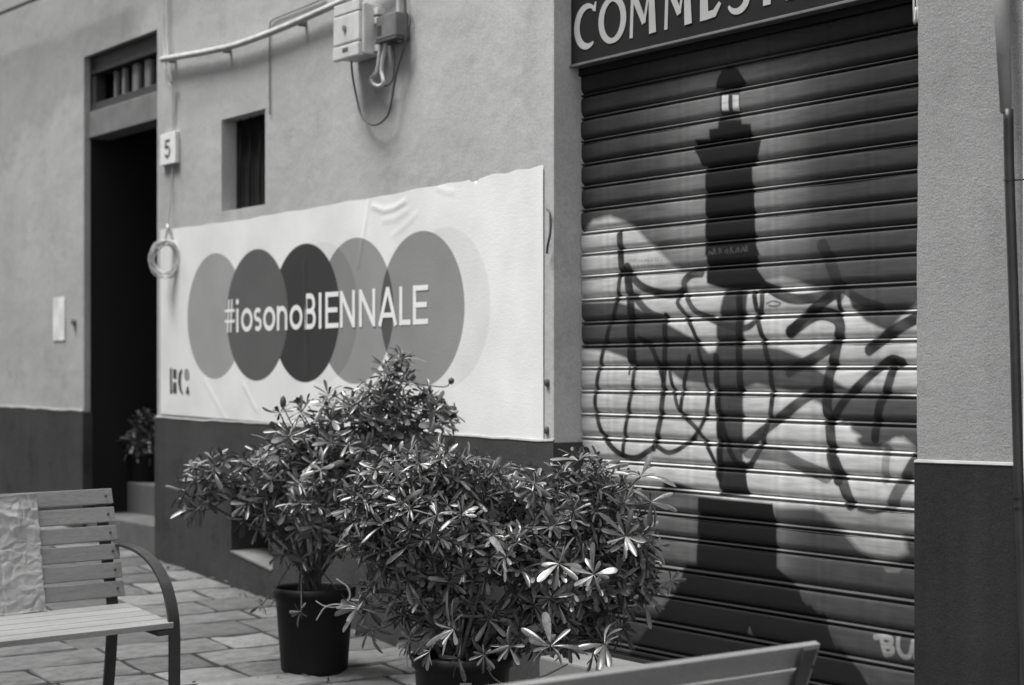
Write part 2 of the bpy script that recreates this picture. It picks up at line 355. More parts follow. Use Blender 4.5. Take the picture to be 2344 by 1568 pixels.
part('transom_back', pmesh('transom_back', [(DL, .22, tb0), (DR, .22, tb0), (DR, .22, DT), (DL, .22, DT)], [(0, 1, 2, 3)]), M['interior'], fr)
part('step', boxmm('step', (DL + .015, .01, -.2), (DR - .015, .36, EYE - 1.036), .012), M['step_stone'])
part('step', boxmm('step', (DL + .015, .33, -.2), (DR - .015, 3, EYE - .81), .012), M['step_stone'])
# shop threshold
part('threshold', boxmm('threshold', (SL + .016, -.10, -.6), (SR - .002, .30, EYE - 1.318), .012), M['marble'])

# ================================================================== ROLLER SHUTTER with painted lighthouse and graffiti
SD = .172; PITCH = .1088; ZL0 = EYE + .664
NXS = 460; sx0, sx1 = SL + .004, SR + .02
xs = np.linspace(sx0, sx1, NXS)
prof = [(0, 8), (.03, 10), (.12, 11), (.25, 11.4), (.40, 11.2), (.53, 10.4), (.61, 8.4), (.68, 5), (.735, 0), (.77, -6), (.80, -9), (.813, 0), (.83, 7), (.85, 11), (.87, 11.8), (.89, 9.5), (.905, 3), (.915, -5), (.94, -6), (.95, -1), (.97, 4.5), (1.0, 8)]
def _dense(pr):
    out = [pr[0]]
    for (a0, b0), (a1, b1) in zip(pr[:-1], pr[1:]):
        k = max(1, math.ceil((a1 - a0) / .042))
        for i in range(1, k + 1): out.append((a0 + (a1 - a0) * i / k, b0 + (b1 - b0) * i / k))
    return out
prof = _dense(prof)
def paint_points(X, Z):
    """paint layers on the shutter, all given in wall metres"""
    pt = np.stack([X, Z], -1)
    def cv(x, y): q = px(x, y, SD - .01); return (q.x, q.z)
    A = lambda l: [cv(1276.1 + .41103 * x, 451.2 + .41103 * y) for x, y in l]
    L = lambda l: [cv(1308.3 + .35745 * x, 1063.4 + .35745 * y) for x, y in l]
    U = lambda l: [cv(1256.8 + .46387 * x, .46387 * y) for x, y in l]
    ix = 1 / .41103
    nz = np.zeros_like(X)
    for k, (fx, fz, am) in enumerate([(3.1, 2.3, .5), (7.7, 5.1, .3), (17, 13, .2)]):
        nz += am * np.sin(X * fx + 1.7 * k + 2 * np.sin(Z * fz)) * np.cos(Z * fz * 1.3 + k)
    val = np.zeros_like(X)
    yv = np.interp(Z, [EYE - 1.3, EYE - .9, EYE - .25, EYE + .15, EYE + .5, EYE + .95, EYE + 1.3, EYE + 2.3], [.038, .042, .07, .085, .06, .038, .024, .014])  # base paint darkens toward the top, partly the sign's shade painted in
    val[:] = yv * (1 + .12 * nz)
    def segd(p, a, b):
        a = np.array(a); b = np.array(b); d = b - a; t = np.clip(((p - a) @ d) / max(d @ d, 1e-9), 0, 1); return np.linalg.norm(p - a - t[..., None] * d, axis=-1), t
    def poly(P, c, soft=.004, op=1.0):
        nonlocal val
        ins = np.zeros(X.shape, bool); dm = np.full(X.shape, 9.); n = len(P)
        for i in range(n):
            (x0, z0), (x1, z1) = P[i], P[(i + 1) % n]
            if abs(z1 - z0) > 1e-9: ins ^= ((z0 > Z) != (z1 > Z)) & (X < (x1 - x0) * (Z - z0) / (z1 - z0) + x0)
            dm = np.minimum(dm, segd(pt, P[i], P[(i + 1) % n])[0])
        s = np.where(ins, dm, -dm); m = np.clip(s / (2 * soft) + .5, 0, 1) * op
        val = val * (1 - m) + c * m
    def stroke(P, wd, c=.012, soft=.0035, op=.97, over=.12):
        nonlocal val
        S = [(q.x, q.y) for q in spline([(p[0], p[1], 0) for p in P], 4)] if len(P) > 2 else P
        dm = np.full(X.shape, 9.)
        for i in range(len(S) - 1): dm = np.minimum(dm, segd(pt, S[i], S[i + 1])[0])
        m = np.clip((wd / 2 - dm) / (2 * soft) + .5, 0, 1) * op * (1 - .10 * (.5 + .5 * np.sin(X * 37 + Z * 53 + wd * 900)))
        m = np.maximum(m, over * np.clip(1 - (dm - wd / 2) / .022, 0, 1) ** 2 * (dm > wd / 2))   # overspray
        val = val * (1 - m) + c * m
    def glow(c, rx, rz, add):
        nonlocal val
        d = ((X - c[0]) / rx) ** 2 + ((Z - c[1]) / rz) ** 2; val = val + add * np.exp(-d * 1.6)
    k = 7.4 / FPX * .41103 / .78                        # zoom pixel to metres for stroke widths
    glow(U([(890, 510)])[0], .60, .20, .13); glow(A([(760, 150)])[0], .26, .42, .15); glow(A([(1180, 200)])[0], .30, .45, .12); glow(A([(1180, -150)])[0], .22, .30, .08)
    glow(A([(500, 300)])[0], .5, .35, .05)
    W = .50; Gm = .070
    # pale graffiti ground
    poly(A([(130, 210), (200, 130), (290, 108), (380, 140), (450, 190), (560, 300), (650, 390), (700, 420), (760, 405), (830, 430), (840, 490), (930, 515), (1140, 520), (1160, 470), (1250, 450), (1340, 470), (1420, 510), (1560, 530), (1620, 520), (1660, 620), (1760, 690), (1850, 740), (1920, 660), (2040, 560), (2040, 1700), (1500, 1740), (1250, 1780), (1050, 1700), (700, 1640), (300, 1600), (120, 1560)]), W, .012)
    poly(A([(130, 590), (330, 585), (440, 620), (560, 680), (680, 745), (800, 820), (870, 900), (850, 965), (430, 960), (390, 900), (280, 860), (130, 850)]), Gm, .008)
    poly(A([(900, 850), (1180, 835), (1250, 845), (1360, 890), (1430, 950), (1500, 990), (1620, 1075), (1300, 1085), (1180, 1060), (1110, 1045), (1040, 1065), (880, 1050), (700, 1030), (600, 950)]), Gm, .01)
    poly(A([(1620, 515), (2040, 470), (2040, 520), (1950, 560), (1940, 620), (1840, 745), (1720, 690), (1640, 620)]), .07, .008)
    poly(A([(1380, 1110), (1480, 1085), (1900, 1090), (2040, 1120), (2040, 1430), (1970, 1380), (1890, 1340), (1790, 1400), (1700, 1390), (1640, 1330), (1560, 1240), (1480, 1160)]), .075, .01)
    poly(A([(1690, 1330), (1640, 1300), (1620, 1260), (1570, 1270), (1590, 1320), (1650, 1360)]), W, .01)
    poly(A([(1860, 1390), (1870, 1350), (1930, 1340), (1990, 1390)]), W, .012)
    poly(A([(1780, 830), (1920, 820), (1910, 900), (1760, 940), (1560, 940), (1560, 860)]), .40, .02)
    # lower mural
    poly(L([(130, 210), (830, 215), (810, 640), (740, 640), (690, 760), (560, 930), (130, 900)]), .12, .02)
    poly(L([(1290, 265), (1560, 270), (1660, 340), (1760, 460), (1900, 600), (2300, 690), (2300, 1420), (1900, 1420), (1640, 1020), (1450, 790), (1310, 660)]), .058, .02)
    glow(L([(1340, 480)])[0], .12, .28, .07)
    poly(L([(1560, 262), (1640, 310), (1730, 420), (1850, 560), (1950, 615), (2080, 610), (2150, 560), (2120, 450), (2300, 470), (2300, 250)]), .30, .015)
    poly(L([(1600, 270), (1760, 300), (1800, 380), (1700, 400)]), .22, .03)
    poly(L([(1780, 330), (2120, 360), (2000, 400), (1850, 390)]), .20, .03)
    poly(L([(2000, 665), (2110, 668), (2090, 692), (2020, 690)]), .16, .006)
    poly(L([(470, 35), (930, 40), (940, 195), (800, 190), (640, 110), (560, 110), (470, 150)]), W, .01)
    poly(L([(590, 110), (680, 120), (780, 160), (560, 180)]), .05, .008)
    # lighthouse
    T = .010
    poly(U([(820, 440), (830, 395), (850, 350), (885, 325), (930, 340), (955, 380), (970, 410), (940, 440)]), T)
    poly(U([(842, 440), (940, 440), (942, 590), (842, 590)]), .05); poly(U([(852, 470), (884, 470), (884, 548), (852, 548)]), .62, .003); poly(U([(905, 470), (936, 470), (936, 548), (905, 548)]), .62, .003)
    poly(U([(835, 590), (950, 590), (950, 612), (995, 612), (1000, 690), (1050, 690), (1040, 745), (1020, 820), (1005, 825), (1020, 1210), (1040, 1262), (770, 1262), (775, 825), (755, 820), (740, 775), (715, 738), (720, 690), (790, 690), (790, 640), (835, 632)]), T, .005)
    poly(A([(830, -60), (1095, -60), (1100, 270), (1115, 300), (1110, 400), (1160, 470), (1170, 505), (1050, 520), (920, 510), (830, 480)]), T, .005)
    poly(A([(930, 512), (1060, 515), (1030, 900), (1035, 1560), (885, 1560), (885, 860), (890, 700)]), .055, .008)
    poly(L([(935, -20), (1110, -20), (1140, 200), (950, 200)]), .028)
    poly(L([(815, 212), (1290, 250), (1312, 400), (1312, 660), (1400, 745), (1450, 790), (1475, 870), (1505, 905), (1530, 900), (1570, 960), (1610, 950), (1640, 1030), (1690, 1180), (1720, 1170), (1750, 1215), (1850, 1320), (1910, 1430), (1900, 1500), (300, 1500), (380, 1200), (560, 950), (650, 830), (700, 740), (720, 645), (800, 650)]), T, .005)
    poly(L([(1140, 1040), (1160, 1110), (1120, 1090)]), .12, .006)
    # tags
    S = lambda l, wd, c=.012, **kw: stroke(A(l), wd * k, c, **kw)
    S([(350, 215), (352, 300), (358, 420)], 46); S([(350, 420), (328, 590), (280, 760), (235, 960), (215, 1090), (217, 1200), (250, 1320), (330, 1420), (430, 1455), (530, 1400)], 30)
    S([(388, 400), (405, 600), (410, 760), (412, 900)], 58); S([(405, 900), (403, 985)], 16); S([(430, 870), (428, 1000), (402, 1150), (372, 1330), (362, 1440)], 28)
    S([(400, 430), (470, 500), (560, 535), (650, 545), (700, 515), (705, 470), (745, 432), (800, 425)], 40, .03)
    S([(690, 540), (668, 590), (700, 640), (760, 750), (800, 900), (838, 1080), (830, 1190), (780, 1310), (700, 1390), (620, 1425), (555, 1390)], 25)
    S([(720, 560), (760, 630), (830, 670), (960, 720), (1050, 730), (1105, 690), (1140, 600), (1135, 500)], 30, .03)
    S([(600, 665), (600, 760), (600, 900), (592, 1050), (570, 1250), (535, 1400)], 36)
    S([(455, 790), (520, 830), (560, 920), (592, 1020)], 30); S([(430, 560), (500, 640), (580, 680)], 40, .07)
    S([(625, 960), (650, 1090), (685, 1200), (780, 1300), (860, 1440), (895, 1540)], 24); S([(738, 890), (705, 1050), (685, 1190)], 26)
    S([(885, 895), (890, 1100), (905, 1400), (905, 1560)], 38); S([(1012, 540), (1016, 700), (1012, 900), (1022, 1075)], 42)
    S([(1095, 540), (1118, 680), (1160, 850), (1190, 1000), (1192, 1150), (1160, 1300), (1120, 1420), (1060, 1500), (990, 1470), (940, 1350), (905, 1200)], 30)
    S([(1030, 1400), (1150, 1300), (1300, 1180), (1400, 1105), (1480, 1080)], 48, .03)
    S([(1160, 500), (1300, 565), (1440, 560), (1540, 530), (1585, 505)], 46, .026); S([(1560, 530), (1500, 570), (1400, 650), (1295, 755)], 48)
    S([(1300, 750), (1440, 655), (1540, 665), (1578, 720), (1560, 800), (1540, 900), (1512, 1000), (1500, 1150), (1520, 1300), (1530, 1450), (1565, 1570)], 56)
    S([(1535, 830), (1440, 890), (1360, 930), (1290, 975)], 46, .03); S([(1475, 270), (1535, 400), (1570, 540)], 62, .028, op=.8); S([(1570, 560), (1572, 640)], 26)
    S([(1610, 520), (1700, 580), (1800, 610)], 40, .03); S([(2020, 660), (1880, 740), (1800, 800), (1735, 850)], 50)
    S([(1525, 1250), (1600, 1130), (1700, 1030), (1790, 950), (1860, 905), (1915, 920)], 42); S([(1875, 930), (1840, 1050), (1790, 1180), (1772, 1340)], 44)
    S([(1060, 1420), (1250, 1440), (1350, 1490), (1500, 1555)], 60, .04, op=.8); S([(1835, 1400), (1825, 1570)], 42, .13, op=.7); S([(2010, 1430), (1940, 1560)], 46, .05)
    SL_ = lambda l, wd, c=.012, **kw: stroke(L(l), wd * k * .87, c, **kw)
    SL_([(1690, -20), (1735, 100), (1785, 250)], 66, .03); SL_([(2190, 10), (2100, 160), (2050, 260)], 66, .06, op=.85)
    SL_([(1840, 285), (1930, 305), (2020, 285)], 20, .04)
    for l in ([(1985, 1102), (1995, 1160), (2010, 1218)], [(1945, 1104), (2010, 1100), (2050, 1120), (2040, 1150), (2000, 1160)], [(2000, 1158), (2055, 1170), (2050, 1205), (2008, 1218)], [(2092, 1110), (2095, 1180), (2130, 1232), (2170, 1215), (2188, 1130)], [(2215, 1125), (2205, 1240)]): SL_(l, 25, .25, op=1.0, over=.0)
    # small scribbles
    rs = random.Random(4)
    for row in (352, 385):
        x = 405
        while x < 590:
            h = rs.uniform(8, 15); S([(x, row + h), (x + rs.uniform(0, 5), row - h * .3), (x + rs.uniform(5, 10), row + rs.uniform(-4, h))], 3.5, .22, over=.0); x += rs.uniform(13, 24)
    x = 842
    while x < 1055:
        h = rs.uniform(12, 26); y0 = 318 - (x - 842) * .10; S([(x, y0 + rs.uniform(-3, 6)), (x + rs.uniform(3, 10), y0 - h), (x + rs.uniform(9, 20), y0 - rs.uniform(0, h)), (x + rs.uniform(6, 22), y0 + rs.uniform(-6, 5))], 6, .085, over=.0); x += rs.uniform(18, 34)
    S([(1165, 595), (1200, 580), (1245, 592), (1220, 608), (1180, 606)], 8, .06)
    # vertical rain dirt in the paint
    dirt = .92 + .08 * np.sin(X * 61 + 3 * np.sin(X * 23)) * np.sin(X * 17 + Z)
    return np.clip(val * dirt * (1 + .05 * nz), .010, .7)
shut = empty('roller_shutter', (1.44, SD, .12), 'slatted metal roller shutter painted with a dark lighthouse and sprayed with tags', 'shutter')
ms = bpy.data.materials.new('shutter_paint'); ms.use_nodes = True; t = ms.node_tree; p = t.nodes['Principled BSDF']
at_ = N(t, 'ShaderNodeAttribute'); at_.attribute_name = 'paint'
tn = N(t, 'ShaderNodeTexNoise'); tn.inputs['Scale'].default_value = 30; tn.inputs['Detail'].default_value = 5
mp = N(t, 'ShaderNodeMapping'); mp.inputs['Scale'].default_value = (.25, 1, 2.2); tc = N(t, 'ShaderNodeTexCoord'); t.links.new(tc.outputs['Object'], mp.inputs[0]); t.links.new(mp.outputs[0], tn.inputs['Vector'])
mr = N(t, 'ShaderNodeMapRange'); mr.inputs[1].default_value = .3; mr.inputs[2].default_value = .7; mr.inputs[3].default_value = .80; mr.inputs[4].default_value = 1.12; t.links.new(tn.outputs['Fac'], mr.inputs[0])
vm = N(t, 'ShaderNodeVectorMath', operation='SCALE'); t.links.new(at_.outputs['Color'], vm.inputs[0]); t.links.new(mr.outputs[0], vm.inputs['Scale']); t.links.new(vm.outputs[0], p.inputs['Base Color'])
p.inputs['Roughness'].default_value = .5; p.inputs['Specular IOR Level'].default_value = .2
ribs = [px(2094, 451.2 + .41103 * y, SD).z for y in (10, 150, 305, 470, 630, 790, 940, 1105, 1265, 1430)] + [px(2093, 1063.4 + .35745 * y, SD).z for y in (105, 290, 475, 650, 880, 1090, 1310)]
ribs = list(np.array(ribs) * .6 + np.concatenate([np.linspace(ribs[0], ribs[13], 14), ribs[14:]]) * .4)      # even out reading errors; the three lowest slats are taller
ribs = [ribs[0] + PITCH * (9 - i) for i in range(9)] + ribs; ribs.append(ribs[-1] - .13)
bounds = [ribs[i] - .13 * (ribs[i - 1] - ribs[i] if i else PITCH) for i in range(len(ribs))]; bounds = [bounds[0] + PITCH] + bounds
zfoot = EYE - 1.31
bounds = [b for b in bounds if b > zfoot + .03] + [zfoot + .012]
for k in range(len(bounds) - 1):
    ztop = bounds[k]; SPAN = bounds[k] - bounds[k + 1]
    V = []; F = []; wob = random.uniform(-.0015, .0015)
    zz = np.array([ztop - q[0] * SPAN for q in prof]); yy = np.array([SD - q[1] / 1000 for q in prof])
    GX, GZ = np.meshgrid(xs, zz); bowed = yy[:, None] + wob + .0022 * np.sin(GX * 2.1 + k) + .0008 * np.sin(GX * 9 + k * 3)
    co3 = np.stack([GX, bowed, GZ + .0016 * np.sin(GX * 1.3 + .7)], -1).reshape(-1, 3); n = NXS; m = len(prof)
    idx = np.arange(m * n).reshape(m, n); q = np.stack([idx[:-1, :-1], idx[1:, :-1], idx[1:, 1:], idx[:-1, 1:]], -1).reshape(-1, 4)
    me = bpy.data.meshes.new('slat'); me.vertices.add(m * n); me.vertices.foreach_set('co', co3.ravel()); me.loops.add(q.size); me.loops.foreach_set('vertex_index', q.ravel().astype(np.int32)); me.polygons.add(len(q)); me.polygons.foreach_set('loop_start', (np.arange(len(q)) * 4).astype(np.int32)); me.update(calc_edges=True)
    me.polygons.foreach_set('use_smooth', [True] * len(q))
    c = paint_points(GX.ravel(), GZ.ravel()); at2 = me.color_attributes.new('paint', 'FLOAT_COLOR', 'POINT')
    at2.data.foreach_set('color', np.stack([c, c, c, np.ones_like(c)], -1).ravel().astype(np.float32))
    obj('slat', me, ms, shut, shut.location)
obj('backing', boxmm('backing', (sx0, SD + .03, 0), (sx1, SD + .05, TOP - .5)), M['interior'], shut, shut.location)  # unseen dark panel added to stop light leaking through the slat gaps
obj('bottom_rail', boxmm('bottom_rail', (sx0, SD - .02, EYE - 1.317), (sx1, SD + .028, zfoot + .011), .002), M['pipe_metal'], shut, shut.location)

# ================================================================== SHOP SIGN
SGD = .10
def flat_strokes(strokes, d, lift=.0004, thick=0.003):
    """flat ribbons (points with widths, in x,z) in front of plane Y=d, each a hair further out"""
    V, F = [], []; li = 0
    for P, Wd in strokes:
        n = len(P); ww = Wd if hasattr(Wd, '__len__') else [Wd] * n; o = len(V); yy = d - thick - lift * (li % 6); li += 1
        closed = (Vector(P[0]) - Vector(P[-1])).length < 1e-5
        for i in range(n):
            if closed: a, b = P[(i - 1) % (n - 1)] if i else P[n - 2], P[(i + 1) % (n - 1)]
            else: a, b = P[max(i - 1, 0)], P[min(i + 1, n - 1)]
            d1 = (Vector(P[i]) - Vector(a)); d2 = (Vector(b) - Vector(P[i]))
            tt = (d1.normalized() if d1.length > 1e-9 else Vector((0, 0))) + (d2.normalized() if d2.length > 1e-9 else Vector((0, 0)))
            if tt.length < 1e-6: tt = d2
            tt.normalize(); nn = Vector((-tt.y, tt.x)); ref = d2 if d2.length > 1e-9 else d1; cosv = max(.35, abs(ref.normalized().dot(tt)))
            h = ww[i] / 2 / cosv
            V += [(P[i][0] + nn.x * h, yy, P[i][1] + nn.y * h), (P[i][0] - nn.x * h, yy, P[i][1] - nn.y * h)]
        for i in range(n - 1): a = o + 2 * i; F.append((a, a + 1, a + 3, a + 2))
    return V, F
def arc(cx, cz, rx, rz, a0, a1, n=28): return [(cx + rx * math.cos(R(a0 + (a1 - a0) * i / n)), cz + rz * math.sin(R(a0 + (a1 - a0) * i / n))) for i in range(n + 1)]
sgb = px(1305, 156, SGD).z; zbase = px(1318 + 15, 116, SGD).z + .002
zb = lambda: zbase
sign = empty('shop_sign', ((SL + SR) / 2, SGD, sgb), 'dark shop fascia board with pale old-style capital letters above the shutter', 'sign')
obj('board', boxmm('board', (SL + .003, SGD, sgb + .012), (SR - .003, SGD + .05, sgb + .62), .002), M['sign'], sign, sign.location)
obj('lower_trim', boxmm('lower_trim', (SL + .002, SGD - .012, sgb), (SR - .002, SGD + .055, sgb + .012), .002), M['sign_edge'], sign, sign.location)
obj('soffit', boxmm('soffit', (SL + .003, SGD + .045, sgb - .035), (SR - .003, SGD + .062, sgb - .001), .002), M['sign'], sign, sign.location)
SX = lambda zx: px((1950 + zx / 3.125) / 1.5516, 40, SGD).x     # from the enlarged sign crop
H = .212
def letter(ch, x0, x1):
    wdt = x1 - x0; c = (x0 + x1) / 2; s = []; z = zbase
    thick, thin = .040, .016
    if ch == 'C':
        P = arc(c + .018, z + H / 2, wdt / 2 + .005, H / 2 - .012, 58, 302, 36); s.append((P, [.012 + .030 * math.sin(math.pi * i / 36) ** .8 for i in range(37)]))
        s.append(([(x1 - .012, z + H * .80), (x1 + .004, z + H * .995)], [.03, .008]))
    elif ch == 'O':
        P = arc(c, z + H / 2, wdt / 2 - .016, H / 2 - .010, 0, 360, 48); s.append((P, [.023 + .017 * abs(math.cos(2 * math.pi * i / 48)) for i in range(49)]))
    elif ch == 'M':
        s += [([(x0 + .012, z), (x0 + .022, z + H)], [.022, .02]), ([(x0 + .02, z + H), (c + .01, z + H * .26)], [.040, .030]), ([(c + .01, z + H * .26), (x1 - .045, z + H)], [.016, .014]), ([(x1 - .024, z), (x1 - .034, z + H)], [.048, .036])]
    elif ch == 'E':
        s += [([(x0 + .028, z), (x0 + .022, z + H)], [.055, .04]), ([(x0 + .03, z + .016), (x1 - .04, z + .020), (x1 - .004, z + .06)], [.034, .032, .018]), ([(x0 + .03, z + H * .5), (x1 - .03, z + H * .52)], [.018, .03]), ([(x0 + .02, z + H - .014), (x1 - .01, z + H - .02)], [.028, .03])]
    elif ch == 'S':
        P = arc(c, z + H * .27, wdt / 2 - .018, H * .25, 205, 450, 24) + arc(c, z + H * .76, wdt / 2 - .024, H * .23, 268, 30, 24); s.append((P, [.012 + .03 * math.sin(math.pi * i / (len(P) - 1)) ** .7 for i in range(len(P))]))
    elif ch == 'T': s += [([(c, z), (c, z + H)], [.045, .036]), ([(x0, z + H - .02), (x1, z + H - .02)], [.03, .03])]
    elif ch == 'I': s += [([(c, z), (c, z + H)], [.046, .036])]
    elif ch == 'B':
        s += [([(x0 + .022, z), (x0 + .022, z + H)], .042), (arc(x0 + .02, z + H * .27, wdt - .04, H * .22, -90, 90, 18), .03), (arc(x0 + .02, z + H * .74, wdt - .06, H * .21, -90, 90, 18), .028)]
    elif ch == 'L': s += [([(x0 + .022, z), (x0 + .022, z + H)], .042), ([(x0 + .02, z + .016), (x1, z + .024)], [.03, .03])]
    v, f = flat_strokes(s, SGD); obj('letter', pmesh('letter', v, f), M['sign_letter'], sign, sign.location)
spans = [('C', 296, 520), ('O', 560, 856), ('M', 898, 1196), ('M', 1282, 1592), ('E', 1680, 1912), ('S', 1955, 2235)]
for ch, a, b in spans: letter(ch, SX(a), SX(b))
SX2 = lambda zx: px((2600 + zx / 3.125) / 1.5516, 20, SGD).x
letter('T', SX2(270), SX2(515)); xx = SX2(600)
for ch, wd in (('I', .05), ('B', .12), ('I', .05), ('L', .11), ('I', .05)):
    letter(ch, xx, xx + wd); xx += wd + .028
# frayed cable end beside the sign
cv_, cf_ = join([tube_data(spline([(SR - .03 + dx, .03, EYE + 2.4), (SR - .032 + dx * 1.4, .03, px(2075, 5).z), (SR - .02 + dx, .03, px(2078, 16).z)], 5), .005, 6) for dx in (0, .012)])
tag(obj('cable_end', pmesh('cable_end', cv_, cf_, True), M['cable_white']), 'short pale cable end hanging at the top right corner of the shop opening', 'cable')

# ================================================================== POSTER
PD = -.006
zpt = lambda x: EYE + np.interp(x, [-4.06, -3, -1.9, -1.3, .27], [.968, .952, .958, .962, .985])
zpb = lambda x: EYE + np.interp(x, [-4.06, -2.9, .27], [-.272, -.288, -.316])
PX0, PX1 = -4.062, .262
nx, nz = 300, 90; V = []; F = []
def curve_d(x, z, pts):
    best = 9; 
    for i in range(len(pts) - 1):
        a, b = Vector(pts[i]), Vector(pts[i + 1]); d = b - a; p_ = Vector((x, z)); tt = max(0, min(1, (p_ - a).dot(d) / d.length_squared)); q = (p_ - a - d * tt).length
        s = d.x * (z - a.y) - d.y * (x - a.x)
        if q < abs(best): best = math.copysign(q, s)
    return best
W2 = lambda l: [(px(x, y).x, px(x, y).z) for x, y in l]
folds = [(W2([(855, 472), (880, 482), (905, 476), (930, 460)]), .005, .010), (W2([(848, 455), (842, 490), (832, 550), (822, 610)]), .004, .010), (W2([(1000, 428), (1015, 436), (1040, 440)]), .0022, .010), (W2([(880, 505), (905, 500), (935, 482)]), .0022, .014), (W2([(900, 540), (930, 515), (955, 490)]), .0018, .012), (W2([(388, 640), (398, 720)]), .003, .010), (W2([(470, 870), (520, 960)]), .003, .010), (W2([(560, 880), (590, 940)]), .004, .010), (W2([(700, 600), (705, 860)]), .003, .012)]
fb = [(min(p[0] for p in f[0]) - .08, max(p[0] for p in f[0]) + .08, min(p[1] for p in f[0]) - .08, max(p[1] for p in f[0]) + .08) for f in folds]
for j in range(nz + 1):
    for i in range(nx + 1):
        x = PX0 + (PX1 - PX0) * i / nx; t_ = j / nz; z = zpb(x) + (zpt(x) - zpb(x)) * t_
        if j == nz: z += .004 * math.sin(x * 13) * math.sin(x * 5.1) + (.004 * math.sin(x * 31) * max(0, (x + .9)) if x > -.9 else 0) - (.012 if -.35 < x < -.28 else 0)
        y = PD - .0010 * math.sin(x * 5 + z * 3) * math.sin(z * 6 + x * 2)
        for (pts, am, wd), bb in zip(folds, fb):
            if bb[0] < x < bb[1] and bb[2] < z < bb[3]: d = curve_d(x, z, pts); y -= am * math.exp(-(d / wd) ** 2)
        V.append((x, y, z))
for j in range(nz):
    for i in range(nx): a = j * (nx + 1) + i; F.append((a, a + 1, a + nx + 2, a + nx + 1))
mp_ = bpy.data.materials.new('poster_print'); mp_.use_nodes = True; t = mp_.node_tree; p = t.nodes['Principled BSDF']; Lk = t.links.new
p.inputs['Roughness'].default_value = .65; p.inputs['Specular IOR Level'].default_value = .18
tc = N(t, 'ShaderNodeTexCoord'); sp = N(t, 'ShaderNodeSeparateXYZ'); Lk(tc.outputs['Object'], sp.inputs[0]); cb = N(t, 'ShaderNodeCombineXYZ'); Lk(sp.outputs[0], cb.inputs[0]); Lk(sp.outputs[2], cb.inputs[2])
def disc(x, y, r_, xc=None):
    q = px(x, y); dn = N(t, 'ShaderNodeVectorMath', operation='DISTANCE'); Lk(cb.outputs[0], dn.inputs[0]); dn.inputs[1].default_value = (q.x if xc is None else xc, 0, q.z)
    m_ = N(t, 'ShaderNodeMapRange'); m_.inputs[1].default_value = r_ - .004; m_.inputs[2].default_value = r_ + .004; m_.inputs[3].default_value = 1; m_.inputs[4].default_value = 0; Lk(dn.outputs['Value'], m_.inputs[0]); return m_.outputs[0]
def mul(a, b): n_ = N(t, 'ShaderNodeMath', operation='MULTIPLY'); Lk(a, n_.inputs[0]); Lk(b, n_.inputs[1]); return n_.outputs[0]
val = N(t, 'ShaderNodeValue'); val.outputs[0].default_value = .74; cur = val.outputs[0]
def lay(cur, mask, c):
    m_ = N(t, 'ShaderNodeMix'); m_.data_type = 'FLOAT'; Lk(mask, m_.inputs[0]); Lk(cur, m_.inputs[2]); m_.inputs[3].default_value = c; return m_.outputs[0]
c5x = (px(873, 700).x + px(1065, 700).x) / 2; r5 = .408
D1, D2, D3 = disc(488, 724, .400, px(431, 700).x + .400), disc(591, 721, .402, (px(522, 700).x + px(660, 700).x) / 2), disc(711, 716, .404, px(780, 700).x - .404)
D4, D5 = disc(825, 711, .406, px(893, 700).x - .406 + .045), disc(969, 707, r5, c5x)
D6 = disc(1045, 703, .412, px(1125, 700).x - .412); D7 = disc(770, 714, .404, px(822, 700).x - .404)
cur = lay(cur, D6, .655); cur = lay(cur, D7, .67); cur = lay(cur, D1, .315); cur = lay(cur, D5, .245); cur = lay(cur, D4, .27); cur = lay(cur, mul(D4, D7), .21); cur = lay(cur, mul(D4, D5), .085); cur = lay(cur, D2, .10); cur = lay(cur, D3, .036); cur = lay(cur, mul(D2, D3), .10)
n1 = N(t, 'ShaderNodeTexNoise'); n1.inputs['Scale'].default_value = 2.6; n1.inputs['Detail'].default_value = 6; Lk(tc.outputs['Object'], n1.inputs['Vector'])
m1 = N(t, 'ShaderNodeMapRange'); m1.inputs[1].default_value = .3; m1.inputs[2].default_value = .65; m1.inputs[3].default_value = .88; m1.inputs[4].default_value = 1.03; Lk(n1.outputs['Fac'], m1.inputs[0]); cur = mul(cur, m1.outputs[0])
cc = N(t, 'ShaderNodeCombineColor'); [Lk(cur, cc.inputs[i]) for i in range(3)]; Lk(cc.outputs[0], p.inputs['Base Color'])
mpn = N(t, 'ShaderNodeMapping'); mpn.inputs['Rotation'].default_value = (0, R(25), 0); mpn.inputs['Scale'].default_value = (1, 1, 2.2); Lk(tc.outputs['Object'], mpn.inputs[0])
n2 = N(t, 'ShaderNodeTexNoise'); n2.inputs['Scale'].default_value = 60; n2.inputs['Detail'].default_value = 4; Lk(mpn.outputs[0], n2.inputs['Vector']); bp = N(t, 'ShaderNodeBump'); bp.inputs['Strength'].default_value = .30; bp.inputs['Distance'].default_value = .003; Lk(n2.outputs['Fac'], bp.inputs['Height']); Lk(bp.outputs[0], p.inputs['Normal'])
poster = tag(obj('poster', pmesh('poster', V, F, True), mp_), 'long white pasted poster with overlapping grey circles and the words #iosonoBIENNALE', 'poster')
